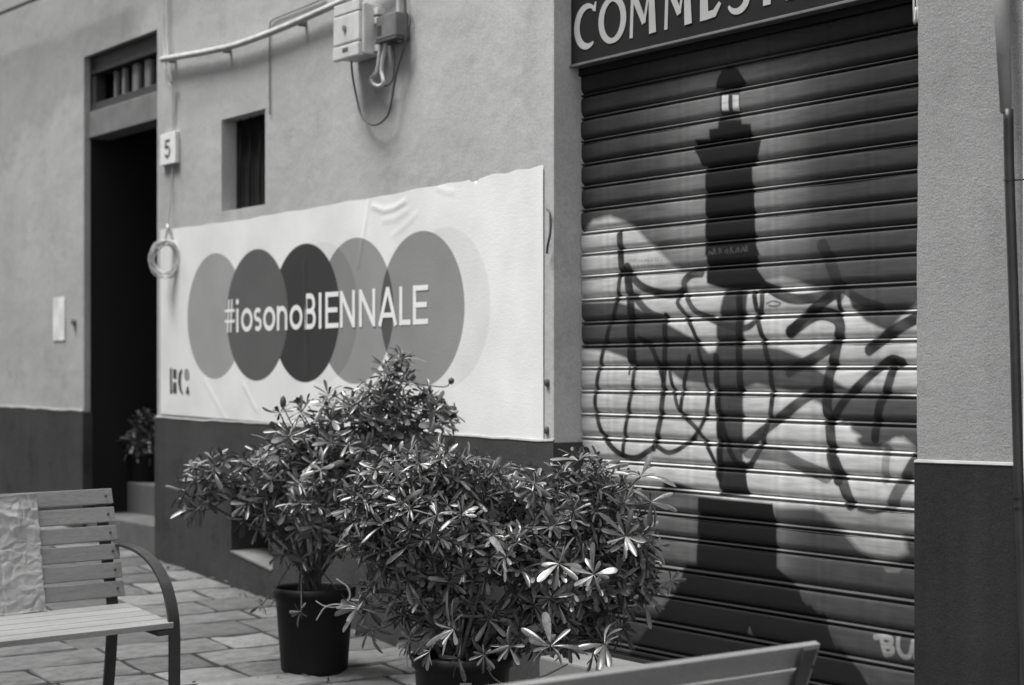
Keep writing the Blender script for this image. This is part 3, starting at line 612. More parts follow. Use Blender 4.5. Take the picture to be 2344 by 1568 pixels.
# lettering
CX = lambda zx: px(386.7 + .39037 * zx, 700).x
zB = EYE + .257; CAPH, XH, SW = .207, .146, .030
def plet(ch, a, b):
    x0, x1 = CX(a) + SW / 2, CX(b) - SW / 2; c = (x0 + x1) / 2; h2 = SW / 2; z0, z1, zx = zB + h2, zB + CAPH - h2, zB + XH - h2; s = []; hw = (x1 - x0) / 2
    if ch == '#':
        for f_ in (.30, .70): s.append(([(x0 + (x1 - x0) * (f_ - .10), zB), (x0 + (x1 - x0) * (f_ + .10), zB + CAPH)], SW * .62))
        for f_ in (.34, .66): s.append(([(x0 - h2, zB + CAPH * f_), (x1 + h2, zB + CAPH * f_)], SW * .62))
    elif ch == 'i': s += [([(c, zB), (c, zB + XH)], SW), (arc(c, zB + CAPH - .018, .0095, .0095, 0, 360, 16), .019)]
    elif ch == 'o': s.append((arc(c, (z0 + zx) / 2, hw, (zx - z0) / 2, 0, 360, 36), SW))
    elif ch == 's': 
        q = (zx - z0) / 4; s.append((arc(c, zx - q, hw, q, 35, 270, 18) + arc(c, z0 + q, hw, q, 85, -145, 18), SW * .9))
    elif ch == 'n': s += [([(x0, zB), (x0, zB + XH)], SW), ([(x0, zx - .05)] + arc(c, zx - hw, hw, hw, 150, 0, 14) + [(x1, zB)], SW)]
    elif ch == 'B': s += [([(x0, zB), (x0, zB + CAPH)], SW), ([(x0, z0)] + arc(x1 - .042, z0 + (z1 - z0) * .25, .042, (z1 - z0) * .25, -90, 90, 16) + [(x0, (z0 + z1) / 2)], SW), ([(x0, (z0 + z1) / 2)] + arc(x1 - .050, z0 + (z1 - z0) * .75, .042, (z1 - z0) * .25, -90, 90, 16) + [(x0, z1)], SW)]
    elif ch == 'I': s += [([(c, zB), (c, zB + CAPH)], SW)]
    elif ch == 'E': s += [([(x0, zB), (x0, zB + CAPH)], SW)] + [([(x0, z), (x1 + h2 - (.012 if i == 1 else 0), z)], SW * .92) for i, z in enumerate((z0, (z0 + z1) / 2, z1))]
    elif ch == 'N': s += [([(x0, zB), (x0, zB + CAPH)], SW), ([(x1, zB), (x1, zB + CAPH)], SW), ([(x0, zB + CAPH - .012), (x1, zB + .012)], SW * 1.05)]
    elif ch == 'A': s += [([(x0 - .004, zB), (c, zB + CAPH)], SW), ([(x1 + .004, zB), (c, zB + CAPH)], SW), ([(x0 + .02, zB + CAPH * .28), (x1 - .02, zB + CAPH * .28)], SW * .9)]
    elif ch == 'L': s += [([(x0, zB), (x0, zB + CAPH)], SW), ([(x0, z0), (x1 + h2, z0)], SW * .92)]
    v, f = flat_strokes(s, PD - .0012, .0002, .0008); obj('letter', pmesh('letter', v, f), M['white_print'], poster)
for ch, a, b in [('#', 335, 392), ('i', 400, 416), ('o', 430, 497), ('s', 505, 551), ('o', 560, 630), ('n', 640, 701), ('o', 715, 790), ('B', 803, 868), ('I', 882, 905), ('E', 924, 1002), ('N', 1010, 1098), ('N', 1122, 1217), ('A', 1236, 1344), ('L', 1358, 1424), ('E', 1438, 1527)]: plet(ch, a, b)
Kp = lambda x, y: (px(322.25 + .24665 * x, 580.05 + .24665 * y).x, px(322.25 + .24665 * x, 580.05 + .24665 * y).z)
lg = [([Kp(288, 1065), Kp(290, 1300)], .03), ([Kp(325, 1075), Kp(325, 1160)], [.055, .05]), ([Kp(325, 1195), Kp(325, 1295)], [.05, .06]), ([Kp(392, 1075), Kp(372, 1120), Kp(368, 1190), Kp(378, 1260), Kp(400, 1305)], [.01, .035, .04, .03, .01]), ([Kp(445, 1235), Kp(445, 1300)], [.02, .055])]
v, f = flat_strokes(lg, PD - .0012, .0002, .0008); obj('logo', pmesh('logo', v, f), M['black_print'], poster)
v, f = flat_strokes([([Kp(435, 1070), Kp(435, 1090), Kp(435, 1150), Kp(435, 1170)], [.03, .07, .07, .03])], PD - .0012, .0002, .0010); obj('logo_dot', pmesh('logo_dot', v, f), M['grey_print'], poster)

# ================================================================== THINGS ON THE WALL
# house number plaque
a, b = px(361, 310, -.03), px(402, 372, -.03); zc = (a.z + b.z) / 2; ploc = ((a.x + b.x) / 2 + .02, -.015, zc)
plq = empty('house_number_plaque', ploc, 'small white house number tile beside the doorway', 'plaque')
hx = (b.x - a.x) / 2 - .02; hz = .105
obj('tile', boxmm('tile', (ploc[0] - hx, -.032, zc - hz), (ploc[0] + hx, -.001, zc + hz), .004), M['plaque'], plq, ploc)
x0 = ploc[0]; v, f = flat_strokes([([(x0 + .035, zc + .052), (x0 - .028, zc + .052), (x0 - .034, zc + .002)], .016), (arc(x0 - .004, zc - .020, .036, .034, 140, -150, 24), .017)], -.033, .0003, .001)
obj('numeral', pmesh('numeral', v, f), M['black_print'], plq, ploc)
# notice on the left wall
a, b = px(123, 681), px(150, 779); V = []; F = []
for j in range(9):
    for i in range(7): x = a.x + (b.x - a.x) * i / 6; z = b.z + (a.z - b.z) * j / 8; V.append((x, -.006 - .004 * math.sin(i * 1.1) * math.sin(j * .9), z))
for j in range(8):
    for i in range(6): q = j * 7 + i; F.append((q, q + 1, q + 8, q + 7))
tag(obj('paper_notice', pmesh('paper_notice', V, F, True), M['paper']), 'blank white paper notice stuck on the wall left of the doorway', 'notice')
a = px(172, 737); v, f = join([tube_data([(a.x, 0, a.z), (a.x, -.02, a.z)], .028, 14), tube_data([(a.x, -.021, a.z), (a.x, -.032, a.z)], .012, 10)])
tag(obj('door_bell', pmesh('door_bell', v, f), M['plastic_grey']), 'small dull door bell between the paper notice and the doorway', 'bell')
# conduit
P = spline([px(371, 136, -.05), px(414, 129, -.05), px(480, 117, -.05), px(547, 101, -.05), px(644, 65, -.05), px(720, 32, -.05), px(800, -4, -.05), px(900, -50, -.05)], 8)
cdl = P[0]; cond = empty('conduit', (cdl.x, 0, cdl.z), 'thick pale conduit pipe rising across the wall from the doorway to the meter box', 'conduit')
obj('pipe', tube('pipe', P, .020, 12), M['conduit'], cond, cond.location)
for q in (P[3], P[20], P[36]): obj('clip', box_mesh('clip', (q.x, -.026, q.z), (.022, .05, .055), None, .005), M['plastic_grey'], cond, cond.location)
# cable bundle down to the coil
bw_ = []
for k, (dx, dd) in enumerate([(0, .03), (.03, .022), (.055, .03)]):
    x_ = px(383, 0).x + dx; bw_.append(tube_data(spline([(x_, -dd, EYE + 3.1), (x_ + .01, -dd, EYE + 2.3), px(378 + 4 * k, 150, -dd - .03), px(382 + 6 * k, 188, -dd - .02), px(394, 205 - 5 * k, -dd), px(396, 300, -.012), px(393, 420, -.012), px(385, 520, -.03)], 6), .0045, 6))
v, f = join(bw_); wires = tag(obj('wall_wires', pmesh('wall_wires', v, f, True), M['conduit']), 'thin pale wires running down the wall edge right of the doorway', 'cable')
# coil
cc_ = at(381, 592, 11.62); coil = empty('cable_coil', cc_, 'round coil of pale cable hanging by the doorway at the poster corner', 'cable')
ax = (Vector(-VIEW) + Vector((.1, -.7, 0))).normalized(); e1 = ax.cross(Vector((0, 0, 1))).normalized(); e2 = ax.cross(e1).normalized()
pts = []; turns = 9
for i in range(turns * 28 + 1):
    a_ = 2 * math.pi * i / 28; tr = i / 28; rr_ = .108 - .017 * math.sin(tr * 2.1) + .007 * math.sin(a_ * 3 + tr) + .006 * math.sin(tr * 5.3)
    pts.append(cc_ + e1 * rr_ * math.cos(a_) * .93 + e2 * rr_ * math.sin(a_) + ax * (.010 * math.sin(tr * 1.7) + .003 * tr))
obj('loops', tube('loops', pts, .0046, 6), M['cable_white'], coil, cc_)
v, f = join([tube_data(spline([cc_ - e2 * .1 + e1 * .02, cc_ - e2 * .16, cc_ - e2 * .21 - e1 * .01, px(383, 515, -.015)], 5), .010, 7), tube_data(spline([cc_ - e1 * .09 - e2 * .06, cc_ - e1 * .125 - e2 * .09 + ax * .03, cc_ - e1 * .150 - e2 * .07 + ax * .03], 5), .007, 6), tube_data(spline([cc_ - e1 * .07 + e2 * .09, cc_ - e1 * .10 + e2 * .13], 4), .008, 6)])
obj('tie', pmesh('tie', v, f, True), M['cable_white'], coil, cc_)
# thin wire that crosses above the conduit and drops beside the window
P = spline([px(745, -5, -.01), px(700, 14, -.01), px(650, 34, -.01), px(624, 46, -.01), px(618, 60, -.01), px(617, 120, -.01), px(617, 200, -.01), px(618, 262, -.01)], 6)
tag(obj('drop_wire', tube('drop_wire', P, .0045, 6), M['plastic_grey']), 'thin dark wire dropping down the wall to the small window corner', 'cable')
P = spline([px(-120, 75, -.16), px(-40, 46, -.16), px(30, 18, -.16), px(110, -14, -.16), px(260, -70, -.14)], 6)
tag(obj('overhead_cable', tube('overhead_cable', P, .016, 8), M['cable_dark']), 'thick dark cable crossing the top left corner of the wall', 'cable')
# meter box, junction box and their cables
BD = .13
xl, xr = px(769, 70, -BD).x, px(828, 70, -BD).x; zt_, zb_ = px(800, 14, -BD).z, px(800, 131, -BD).z
ebl = ((xl + xr) / 2, 0, zb_); eb = empty('meter_box', ebl, 'pale electrical meter box mounted high on the wall above the poster', 'box')
obj('case', boxmm('case', (xl + .012, -BD, zb_), (xr + .02, -.004, zt_), .012), M['plastic_white'], eb, ebl)
obj('cover', boxmm('cover', (xl, -BD - .018, zb_ + .075), (xr, -BD + .012, zt_ - .045), .008), M['plastic_white'], eb, ebl)
obj('lower_lid', boxmm('lower_lid', (xl, -BD - .022, zb_ - .008), (xr, -BD + .012, zb_ + .068), .008), M['plastic_white'], eb, ebl)
obj('upper_lid', boxmm('upper_lid', (xl + .004, -BD - .016, zt_ - .040), (xr, -BD + .012, zt_ + .02), .006), M['plastic_white'], eb, ebl)
xm = (xl + xr) / 2; v, f = tube_data([(xm - .01, -BD - .019, (zt_ + zb_) / 2 + .02), (xm - .01, -BD - .028, (zt_ + zb_) / 2 + .02)], .016, 14); obj('lock', pmesh('lock', v, f), M['plastic_grey'], eb, ebl)
obj('slot', boxmm('slot', (xm - .03, -BD - .0235, zb_ + .028), (xm + .03, -BD - .0215, zb_ + .05)), M['cable_dark'], eb, ebl)
for zz_ in (zb_ + .03, (zt_ + zb_) / 2 + .04, zt_ - .05): obj('lug', boxmm('lug', (xr + .018, -.07, zz_ - .018), (xr + .065, -.02, zz_ + .018), .005), M['plastic_white'], eb, ebl)
jx0, jx1 = px(861, 60, -.09).x, px(906, 60, -.09).x; jz1, jz0 = px(884, 32, -.09).z, px(884, 86, -.09).z
jl = ((jx0 + jx1) / 2, 0, jz0); jb = empty('junction_box', jl, 'dark grey junction box beside the pale meter box', 'box')
obj('case', boxmm('case', (jx0, -.09, jz0), (jx1, -.003, jz1), .006), M['plastic_grey'], jb, jl)
obj('base', boxmm('base', (jx0 - .004, -.093, jz0 - .018), (jx1 + .004, -.004, jz0 - .002), .004), M['cable_dark'], jb, jl)
for k in range(4): obj('vent', boxmm('vent', (jx0 + .01, -.0925, jz0 + .025 + k * .014), (jx0 + .055, -.0905, jz0 + .031 + k * .014)), M['cable_dark'], jb, jl)
D = -.05
loops = [('white cable looping down in a narrow U under the junction box', 'cable_white', .011, [(872, 84), (868, 130), (862, 165), (850, 178), (855, 192), (868, 197), (878, 188), (874, 160), (880, 110), (884, 84)], -.06),
         ('thin dark cable hanging in a wide loop below the meter box', 'cable_dark', .0060, [(804, 136), (806, 165), (811, 197), (825, 258), (842, 280), (858, 286), (876, 277), (891, 255), (903, 190), (912, 150), (926, 105), (930, 60), (925, -20)], -.05),
         ('pale conduit tube running up beside the junction box', 'conduit', .014, [(915, 95), (914, 60), (913, 20), (913, -60)], -.03),
         ('second thin dark cable looping from the junction box to the wall', 'cable_dark', .0050, [(897, 84), (903, 130), (900, 180), (885, 196), (873, 196)], -.045),
         ('thin grey cable curling beside the pale tube', 'plastic_grey', .005, [(921, 96), (932, 70), (938, 40), (930, 10), (926, -50)], -.02)]
for lb, mk, rad, pts, d in loops:
    tag(obj('cable', tube('cable', spline([px(x, y, d) for x, y in pts], 7), rad, 7), M[mk]), lb, 'cable')
# downpipe at the right edge
dloc = (3.02, -.05, ground(3.02)); dp = empty('downpipe', dloc, 'dark metal drainpipe with a pale upper cover at the right edge of the pillar', 'pipe')
pp = [px(2308, 250, -.05), px(2311, 414, -.05), px(2321, 700, -.05), px(2333, 1128, -.05), px(2349, 1568, -.05)]; d_ = (pp[-1] - pp[-2]); pp.append(pp[-1] + d_ * .55)
obj('pipe', tube('pipe', spline(pp, 6), .0175, 18), M['pipe_metal'], dp, dloc)
obj('cover', tube('cover', [px(2265, -560, -.05), px(2293, 0, -.05), px(2303, 258, -.05)], [.034, .0285, .0195], 18), M['pipe_cover'], dp, dloc)
for y_ in (1137, 1160):
    q = px(2333.5 + (y_ - 1137) * .035, y_, -.05); v, f = tube_data([q - Vector((0, 0, .004)), q + Vector((0, 0, .004))], .0205, 18); obj('collar', pmesh('collar', v, f), M['pipe_metal'], dp, dloc)
q = px(2311, 412, -.05); v, f = tube_data([q - Vector((0, 0, .003)), q + Vector((0, 0, .003))], .0195, 18); v2, f2 = tube_data([q + Vector((0, .02, 0)), q + Vector((.3, .05, 0))], .003, 6); v, f = join([(v, f), (v2, f2)]); obj('strap', pmesh('strap', v, f), M['pipe_metal'], dp, dloc)
# dark hook and nails by the poster edge
hp = spline([px(1252, 478, -.02), px(1259, 490, -.03), px(1260, 530, -.03), px(1254, 560, -.025), px(1252, 580, -.02)], 6)
tag(obj('iron_hook', tube('iron_hook', hp, .006, 7), M['cable_dark']), 'dark curved iron hook on the wall at the right end of the poster', 'hook')
for (x_, y_), lb in (((1254, 876), 'dark bolt head in the wall right of the poster, the upper one'), ((1253, 985), 'dark bolt head in the wall right of the poster, just above the base')):
    q = px(x_, y_); v, f = lathe_data([(.0, 0), (.008, 0), (.013, .004), (.015, .012), (.016, .016)], (0, 0, 0), 12); v = [(q.x + a_[0], -.016 + a_[2], q.z + a_[1] * 1.3) for a_ in v]
    tag(obj('bolt', pmesh('bolt', v, f), M['cable_dark']), lb, 'bolt')

# ================================================================== BENCHES
def bench_proto(rootname, loc, label, group):
    root = empty(rootname, loc, label, 'bench', group); LN = 1.75
    def slat(name, cx, cz, wid, th, ang, mt='bench_wood'):
        rot = Matrix.Rotation(ang, 3, 'Y'); me = box_mesh(name, (cx, -LN / 2, cz), (wid, LN, th), rot, .004, 2); o = obj('slat', me, M[mt], root)
        return o
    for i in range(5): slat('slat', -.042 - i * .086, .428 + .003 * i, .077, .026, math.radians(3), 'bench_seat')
    x0, z0, x1, z1 = -.445, .475, -.605, .955; n = 6; ang = math.atan2(z1 - z0, x1 - x0)
    for i in range(n):
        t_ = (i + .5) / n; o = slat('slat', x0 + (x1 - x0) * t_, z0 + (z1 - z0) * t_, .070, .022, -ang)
    nd = Vector((math.sin(ang), 0, -math.cos(ang))) 
    for ye in (-.055, -LN + .055):
        # bent flat bar: armrest and front leg in one, then back upright and rear leg
        prof_ = spline([(-.545, 0, .70), (-.44, 0, .708), (-.32, 0, .700), (-.20, 0, .665), (-.10, 0, .595), (-.035, 0, .49), (-.010, 0, .38), (0.0, 0, .2), (.012, 0, -.03)], 7)
        V, F = [], []; w2 = .026; th = .006
        for i, q in enumerate(prof_):
            d_ = (prof_[min(i + 1, len(prof_) - 1)] - prof_[max(i - 1, 0)]).normalized(); n_ = Vector((-d_.z, 0, d_.x))
            for s1, s2 in ((-1, -1), (1, -1), (1, 1), (-1, 1)): V.append(q + n_ * th * s2 + Vector((0, s1 * w2 + ye + .062 * (1 if ye > -.5 else -1), 0)))
        m_ = len(prof_)
        for i in range(m_ - 1):
            for k in range(4): F.append((i * 4 + k, i * 4 + (k + 1) % 4, i * 4 + 4 + (k + 1) % 4, i * 4 + 4 + k))
        F += [(3, 2, 1, 0), tuple(range(m_ * 4 - 4, m_ * 4))]
        obj('armrest', pmesh('armrest', V, F), M['bench_steel'], root)
        up_ = spline([(-.620, 0, .945), (-.572, 0, .80), (-.522, 0, .65), (-.470, 0, .48), (-.455, 0, .40), (-.465, 0, .2), (-.49, 0, -.03)], 5); V, F = [], []
        for i, q in enumerate(up_):
            d_ = (up_[min(i + 1, len(up_) - 1)] - up_[max(i - 1, 0)]).normalized(); n_ = Vector((-d_.z, 0, d_.x))
            for s1, s2 in ((-1, -1), (1, -1), (1, 1), (-1, 1)): V.append(q - n_ * .012 + n_ * .006 * s2 + Vector((0, s1 * .026 + ye + .01, 0)))
        m_ = len(up_)
        for i in range(m_ - 1):
            for k in range(4): F.append((i * 4 + k, i * 4 + (k + 1) % 4, i * 4 + 4 + (k + 1) % 4, i * 4 + 4 + k))
        F += [(3, 2, 1, 0), tuple(range(m_ * 4 - 4, m_ * 4))]
        obj('leg', pmesh('leg', V, F), M['bench_steel'], root)
        obj('seat_support', boxmm('seat_support', (-.455, ye - .02, .385), (-.004, ye + .045, .408), .003), M['bench_steel'], root)
        for i in range(n):
            t_ = (i + .5) / n; c_ = Vector((x0 + (x1 - x0) * t_, ye + .02, z0 + (z1 - z0) * t_)); v, f = tube_data([c_ + Vector((.010, 0, .004)), c_ + Vector((.0155, 0, .006))], .006, 8)
            obj('bolt', pmesh('bolt', v, f), M['bolt'], root)
    return root
def copy_tree(o):
    c = o.copy(); COL.objects.link(c)
    for ch in list(o.children):
        d = ch.copy(); COL.objects.link(d); d.parent = c
    return c
tilt = Matrix.Rotation(slope, 3, 'Y')
b1 = bench_proto('street_bench', (-.064, -1.759, -.087), 'slatted wooden bench with curved steel armrest standing left of the potted shrubs', 'slatted street benches')
b2 = copy_tree(b1); b2.name = 'street_bench'; b2['label'] = 'wooden bench at the bottom right corner of which only the top back slats show'
b1.rotation_euler = (tilt @ Matrix.Rotation(R(5), 3, 'Z')).to_euler()
b2.location = (2.71, -3.06, ground(2.71)); b2.rotation_euler = (tilt @ Matrix.Rotation(R(181.8), 3, 'Z')).to_euler()
# thin crumpled plastic sheet hanging on the front of the left bench's backrest
nb_, mb_ = 90, 80; V, F = [], []
Rm = (tilt @ Matrix.Rotation(R(5), 3, 'Z')); O1 = Vector(b1.location)
from mathutils import noise as mn
def ridg(a, b, s): return 1 - abs(mn.noise(Vector((a, b, s)))) * 2
for j in range(mb_ + 1):
    s_ = j / mb_                                        # 0 top edge, 1 bottom edge
    for i in range(nb_ + 1):
        u = i / nb_; yl = -.375 - .62 * u - .015 * s_ + (.022 * mn.noise(Vector((s_ * 3, 7.1, 0))) + .010 * mn.noise(Vector((s_ * 11, 3.1, 0)))) * (1 - u)
        q = Vector((-.598 + .165 * s_, 0, .938 - .49 * s_ + .006 * mn.noise(Vector((u * 5, 1.3, 4)))))
        top = math.exp(-((s_ - .22) / .13) ** 2)
        wr = .003 * max(0, ridg(u * 3 + s_ * 2, s_ * 7, .3)) ** 4 + .002 * max(0, ridg(u * 5 - s_, s_ * 16, 3.3)) ** 3
        wr += top * (.018 * max(0, ridg(u * 4.5 + .8 * s_, s_ * 6 + u * 2, 5.)) ** 2.5) + .004 * mn.noise(Vector((u * 2.5, s_ * 3, 9)))
        q += Vector((.95, 0, .32)) * (.0165 + wr + (.006 if j in (0, mb_) else 0)) + Vector((0, yl, 0)); V.append(O1 + Rm @ q)
for j in range(mb_):
    for i in range(nb_): a_ = j * (nb_ + 1) + i; F.append((a_, a_ + 1, a_ + nb_ + 2, a_ + nb_ + 1))
bag = obj('plastic_sheet', pmesh('plastic_sheet', V, F, True), M['bag']); sd = bag.modifiers.new('thick', 'SOLIDIFY'); sd.thickness = .0015
tag(bag, 'crumpled pale plastic sheet hanging on the back of the left bench', 'plastic sheet')

# ================================================================== POTTED SHRUBS
def leaf_geo(curl, fold, wid):
    st = [0, .12, .34, .58, .78, .92, 1.0]; hw = [.10, .22, .58, .92, 1.0, .80, .30]; V = []; F = []
    for s, h in zip(st, hw):
        z = -curl * s * s; 
        for e in (-1, 0, 1): V.append((s, e * h * wid, z + (abs(e) * fold * h * wid)))
    for i in range(len(st) - 1):
        for k in range(2): a = i * 3 + k; F.append((a, a + 1, a + 4, a + 3))
    return np.array(V), F
LEAF = [leaf_geo(.10, .45, .125), leaf_geo(.28, -.35, .13), leaf_geo(.02, .65, .10), leaf_geo(.42, -.6, .115), leaf_geo(.18, .15, .155), leaf_geo(-.12, .55, .11), leaf_geo(.75, -.9, .105), leaf_geo(.55, .8, .09)]
LMESH = []
for k, (lv, lf) in enumerate(LEAF):
    me = pmesh('leaf', lv, lf, True); me.materials.append(M['leaf_front']); LMESH.append(me)
def whorl(c, ax, size, n, rg, out):
    ax = ax / np.linalg.norm(ax); a = np.cross(ax, [0.3, .2, .9]); a /= np.linalg.norm(a); b = np.cross(ax, a); ph = rg.uniform(0, 6.28)
    for i in range(n):
        th = ph + 2 * math.pi * i / n + rg.uniform(-.3, .3); el = rg.uniform(-.15, .75) if i % 3 else rg.uniform(.5, 1.1)
        d = (a * math.cos(th) + b * math.sin(th)) * math.cos(el) + ax * math.sin(el); d[2] -= .10; d /= np.linalg.norm(d)
        nrm = ax - d * (ax @ d) + rg.normal(0, .36, 3); nrm -= d * (nrm @ d); nrm /= np.linalg.norm(nrm); sd_ = np.cross(nrm, d)
        L_ = size * rg.uniform(.5, 1.3); Mx = np.stack([d * L_, sd_ * L_ * rg.uniform(.85, 1.2), nrm * L_], 1); out.append((Mx, c + d * .004, int(rg.integers(0, len(LEAF)))))
def shrub(name, label, base, t0, pot_r, pot_h, blobs, nw, size, seed, extra, label_sticker=False, stemtop=None, depthk=.8):
    rg = np.random.default_rng(seed); root = empty(name, base, label, 'potted plant', 'potted shrubs in black pots')
    bx, by, bz = base
    v, f = lathe_data([(0, -.02), (pot_r * .82, -.02), (pot_r * .83, 0), (pot_r * .96, pot_h - .05), (pot_r * .97, pot_h - .048), (pot_r * 1.02, pot_h - .046), (pot_r * 1.03, pot_h), (pot_r * .98, pot_h + .003), (pot_r * .95, pot_h - .01), (pot_r * .93, pot_h - .05)], base)
    pot = obj('pot', pmesh('pot', v, f, True), M['pot'], root, base)
    v, f = lathe_data([(pot_r * .945, pot_h - .045), (pot_r * .5, pot_h - .03), (0.001, pot_h - .035)], base, 30); obj('soil', pmesh('soil', v, f, True), M['soil'], pot, base)
    if label_sticker:
        vd = Vector((-VIEW[0], -VIEW[1], 0)).normalized(); a0 = math.atan2(vd.y, vd.x); V = []
        for zf in (pot_h - .155, pot_h - .085):
            for k in range(6): a_ = a0 - .02 + .24 * k / 5; rr_ = pot_r * (.83 + .13 * zf / (pot_h - .05)) + .004; V.append((bx + rr_ * math.cos(a_), by + rr_ * math.sin(a_), bz + zf))
        obj('label_sticker', pmesh('label_sticker', V, [(k, k + 1, k + 7, k + 6) for k in range(5)]), M['grey_print'], pot, base)
    soil = Vector((bx, by, bz + pot_h - .04)); tubes = []; leaves = []
    area = np.array([q[2] * q[3] * (q[4] if len(q) > 4 else 1) for q in blobs]); pr = area / area.sum(); mid = Vector(at(blobs[0][0], blobs[0][1], t0))
    cen = []
    for q in blobs:
        c = at(q[0], q[1], t0 + (q[5] if len(q) > 5 else 0)); cen.append(c); st = soil + Vector((rg.uniform(-.06, .06), rg.uniform(-.06, .06), 0))
        m1_ = st.lerp(c, .4) + Vector((rg.uniform(-.05, .05), rg.uniform(-.05, .05), .06)); m2_ = st.lerp(c, .75) + Vector((rg.uniform(-.03, .03), rg.uniform(-.03, .03), .04))
        P = spline([st, m1_, m2_, c], 5); tubes.append(tube_data(P, list(np.linspace(.011, .004, len(P))), 6))
    allc = np.array([list(c) for c in cen]); ctr = allc.mean(0) - np.array([0, 0, .15])
    for i in range(nw):
        k = rg.choice(len(blobs), p=pr); q = blobs[k]; rad = rg.uniform(0, 1) ** .45; th = rg.uniform(0, 6.283); ph = rg.uniform(-1, 1)
        ex, ey = rad * math.cos(th) * math.sqrt(1 - ph * ph * .8), rad * math.sin(th) * math.sqrt(1 - ph * ph * .8)
        dt = ph * depthk * (q[2] + q[3]) / 2 * t0 / FPX
        c = np.array(at(q[0] + ex * q[2], q[1] + ey * q[3], t0 + (q[5] if len(q) > 5 else 0) + dt))
        if t0 < 10 and c[1] > -.07: c[1] = -.07 - rg.uniform(0, .1)
        ax = (c - np.array(cen[k])); n_ = np.linalg.norm(ax); ax = ax / n_ * .55 if n_ > 1e-4 else ax; o_ = c - ctr; ax = ax + o_ / np.linalg.norm(o_) * .5 + np.array([0, 0, .55]) - VIEW * .25 + rg.normal(0, .3, 3)
        whorl(c, ax, size * rg.uniform(.75, 1.15) * (1.18 if q[1] > 1290 else 1), int(rg.integers(7, 13)), rg, leaves)
        s0 = cen[k].lerp(Vector(ctr), rg.uniform(.0, .35)); mid_ = s0.lerp(Vector(c), .55) + Vector((rg.uniform(-.02, .02), rg.uniform(-.02, .02), rg.uniform(-.035, .0)))
        tubes.append(tube_data(spline([s0, mid_, Vector(c)], 3), [.0042, .004, .0036, .0032, .003, .0028, .0025], 5, False))
    for (x, y, dt, sz, n_, a3) in extra: 
        c = np.array(at(x, y, t0 + dt)); whorl(c, np.array(a3, float), sz * .86, n_ + 2, rg, leaves); kk = min(range(len(cen)), key=lambda i: (cen[i] - Vector(c)).length)
        tubes.append(tube_data(spline([cen[kk], cen[kk].lerp(Vector(c), .6) + Vector((0, 0, -.02)), Vector(c)], 4), .0035, 5, False))
    v, f = join(tubes); obj('stems', pmesh('stems', v, f, True), M['bark'], root, base)
    sc = []
    for (Mx, c, g) in leaves:
        cm = c + Mx[:, 0] * .55; d = cm - CAM; t_ = d @ VIEW; nn = np.cross(Mx[:, 0], Mx[:, 1]); sc.append(abs(nn @ (d / np.linalg.norm(d))) / t_ ** 2 * (3.0 if t_ < t0 - .05 else 1.0))
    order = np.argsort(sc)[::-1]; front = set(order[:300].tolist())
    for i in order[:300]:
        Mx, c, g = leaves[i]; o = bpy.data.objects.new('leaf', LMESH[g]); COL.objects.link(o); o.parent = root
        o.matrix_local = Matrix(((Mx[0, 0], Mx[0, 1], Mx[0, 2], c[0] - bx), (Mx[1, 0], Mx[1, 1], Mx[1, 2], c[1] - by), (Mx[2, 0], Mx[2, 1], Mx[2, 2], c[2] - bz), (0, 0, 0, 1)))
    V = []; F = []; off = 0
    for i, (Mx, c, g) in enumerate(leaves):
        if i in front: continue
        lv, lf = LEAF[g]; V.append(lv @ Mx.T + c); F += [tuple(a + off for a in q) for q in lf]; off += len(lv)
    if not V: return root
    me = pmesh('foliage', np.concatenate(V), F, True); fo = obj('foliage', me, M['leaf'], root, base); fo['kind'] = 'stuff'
    return root
# left shrub, rising to the right in front of the poster
base1 = (-.74, -.68, ground(-.74) + .0)
blobs1 = [(905, 885, 45, 65, .9), (965, 955, 78, 62, 1.5), (850, 945, 85, 62, 1.2), (740, 960, 75, 62), (690, 1020, 85, 60), (800, 1045, 120, 75, 1.2), (620, 1085, 90, 70), (500, 1085, 70, 42), (450, 1130, 55, 42), (600, 1180, 60, 60, .7), (700, 1150, 110, 90), (790, 1190, 90, 90), (690, 1250, 70, 50, .4), (880, 1130, 80, 90)]
ex1 = [(922, 822, -.05, .10, 9, (.2, -.1, 1)), (425, 1125, -.1, .10, 9, (-.9, -.4, .5)), (455, 1165, -.1, .09, 8, (-.6, -.6, -.1)), (598, 1385, -.1, .07, 7, (-.5, -.5, -.3)), (640, 945, -.05, .08, 8, (-.3, -.3, .9)), (860, 1440, -.1, .075, 7, (.4, -.6, -.4)), (735, 1075, -.28, .10, 9, (.2, -.7, .7)), (560, 1050, -.1, .08, 8, (-.4, -.2, .9)), (1000, 940, .05, .09, 8, (.8, -.2, .5)), (690, 1400, -.2, .06, 5, (-.2, -.8, -.3))]
s1 = shrub('potted_shrub', 'tall leggy shrub in a black pot reaching up in front of the poster', base1, 8.62, .200, .40, blobs1, 420, .076, 11, ex1)
for (x, y, lb, hh) in ((648, 921, 'seed_pod', .035), (1033, 872, 'bud', .018)):
    c = at(x, y, 8.6); v, f = lathe_data([(0.001, -hh), (.012, -hh * .6), (.016, 0), (.013, hh * .6), (0.001, hh)], c, 10); s_v, s_f = tube_data(spline([c, c + Vector((.01 if x < 900 else -.07, 0, -.03)), at(x + (25 if x < 900 else -90), y + (60 if x < 900 else 5), 8.62)], 4), .003, 5)
    v, f = join([(v, f), (s_v, s_f)]); obj(lb, pmesh(lb, v, f, True), M['leaf_dark'], s1, base1)
tw = [tube_data(spline([at(x, y, 8.40) for x, y in l], 6), rr_, 6) for l, rr_ in (([(770, 1325), (797, 1345), (801, 1368), (788, 1382), (762, 1384), (742, 1392), (724, 1420)], .0027), ([(723, 1376), (745, 1388), (775, 1388), (800, 1366), (793, 1340)], .0022))]
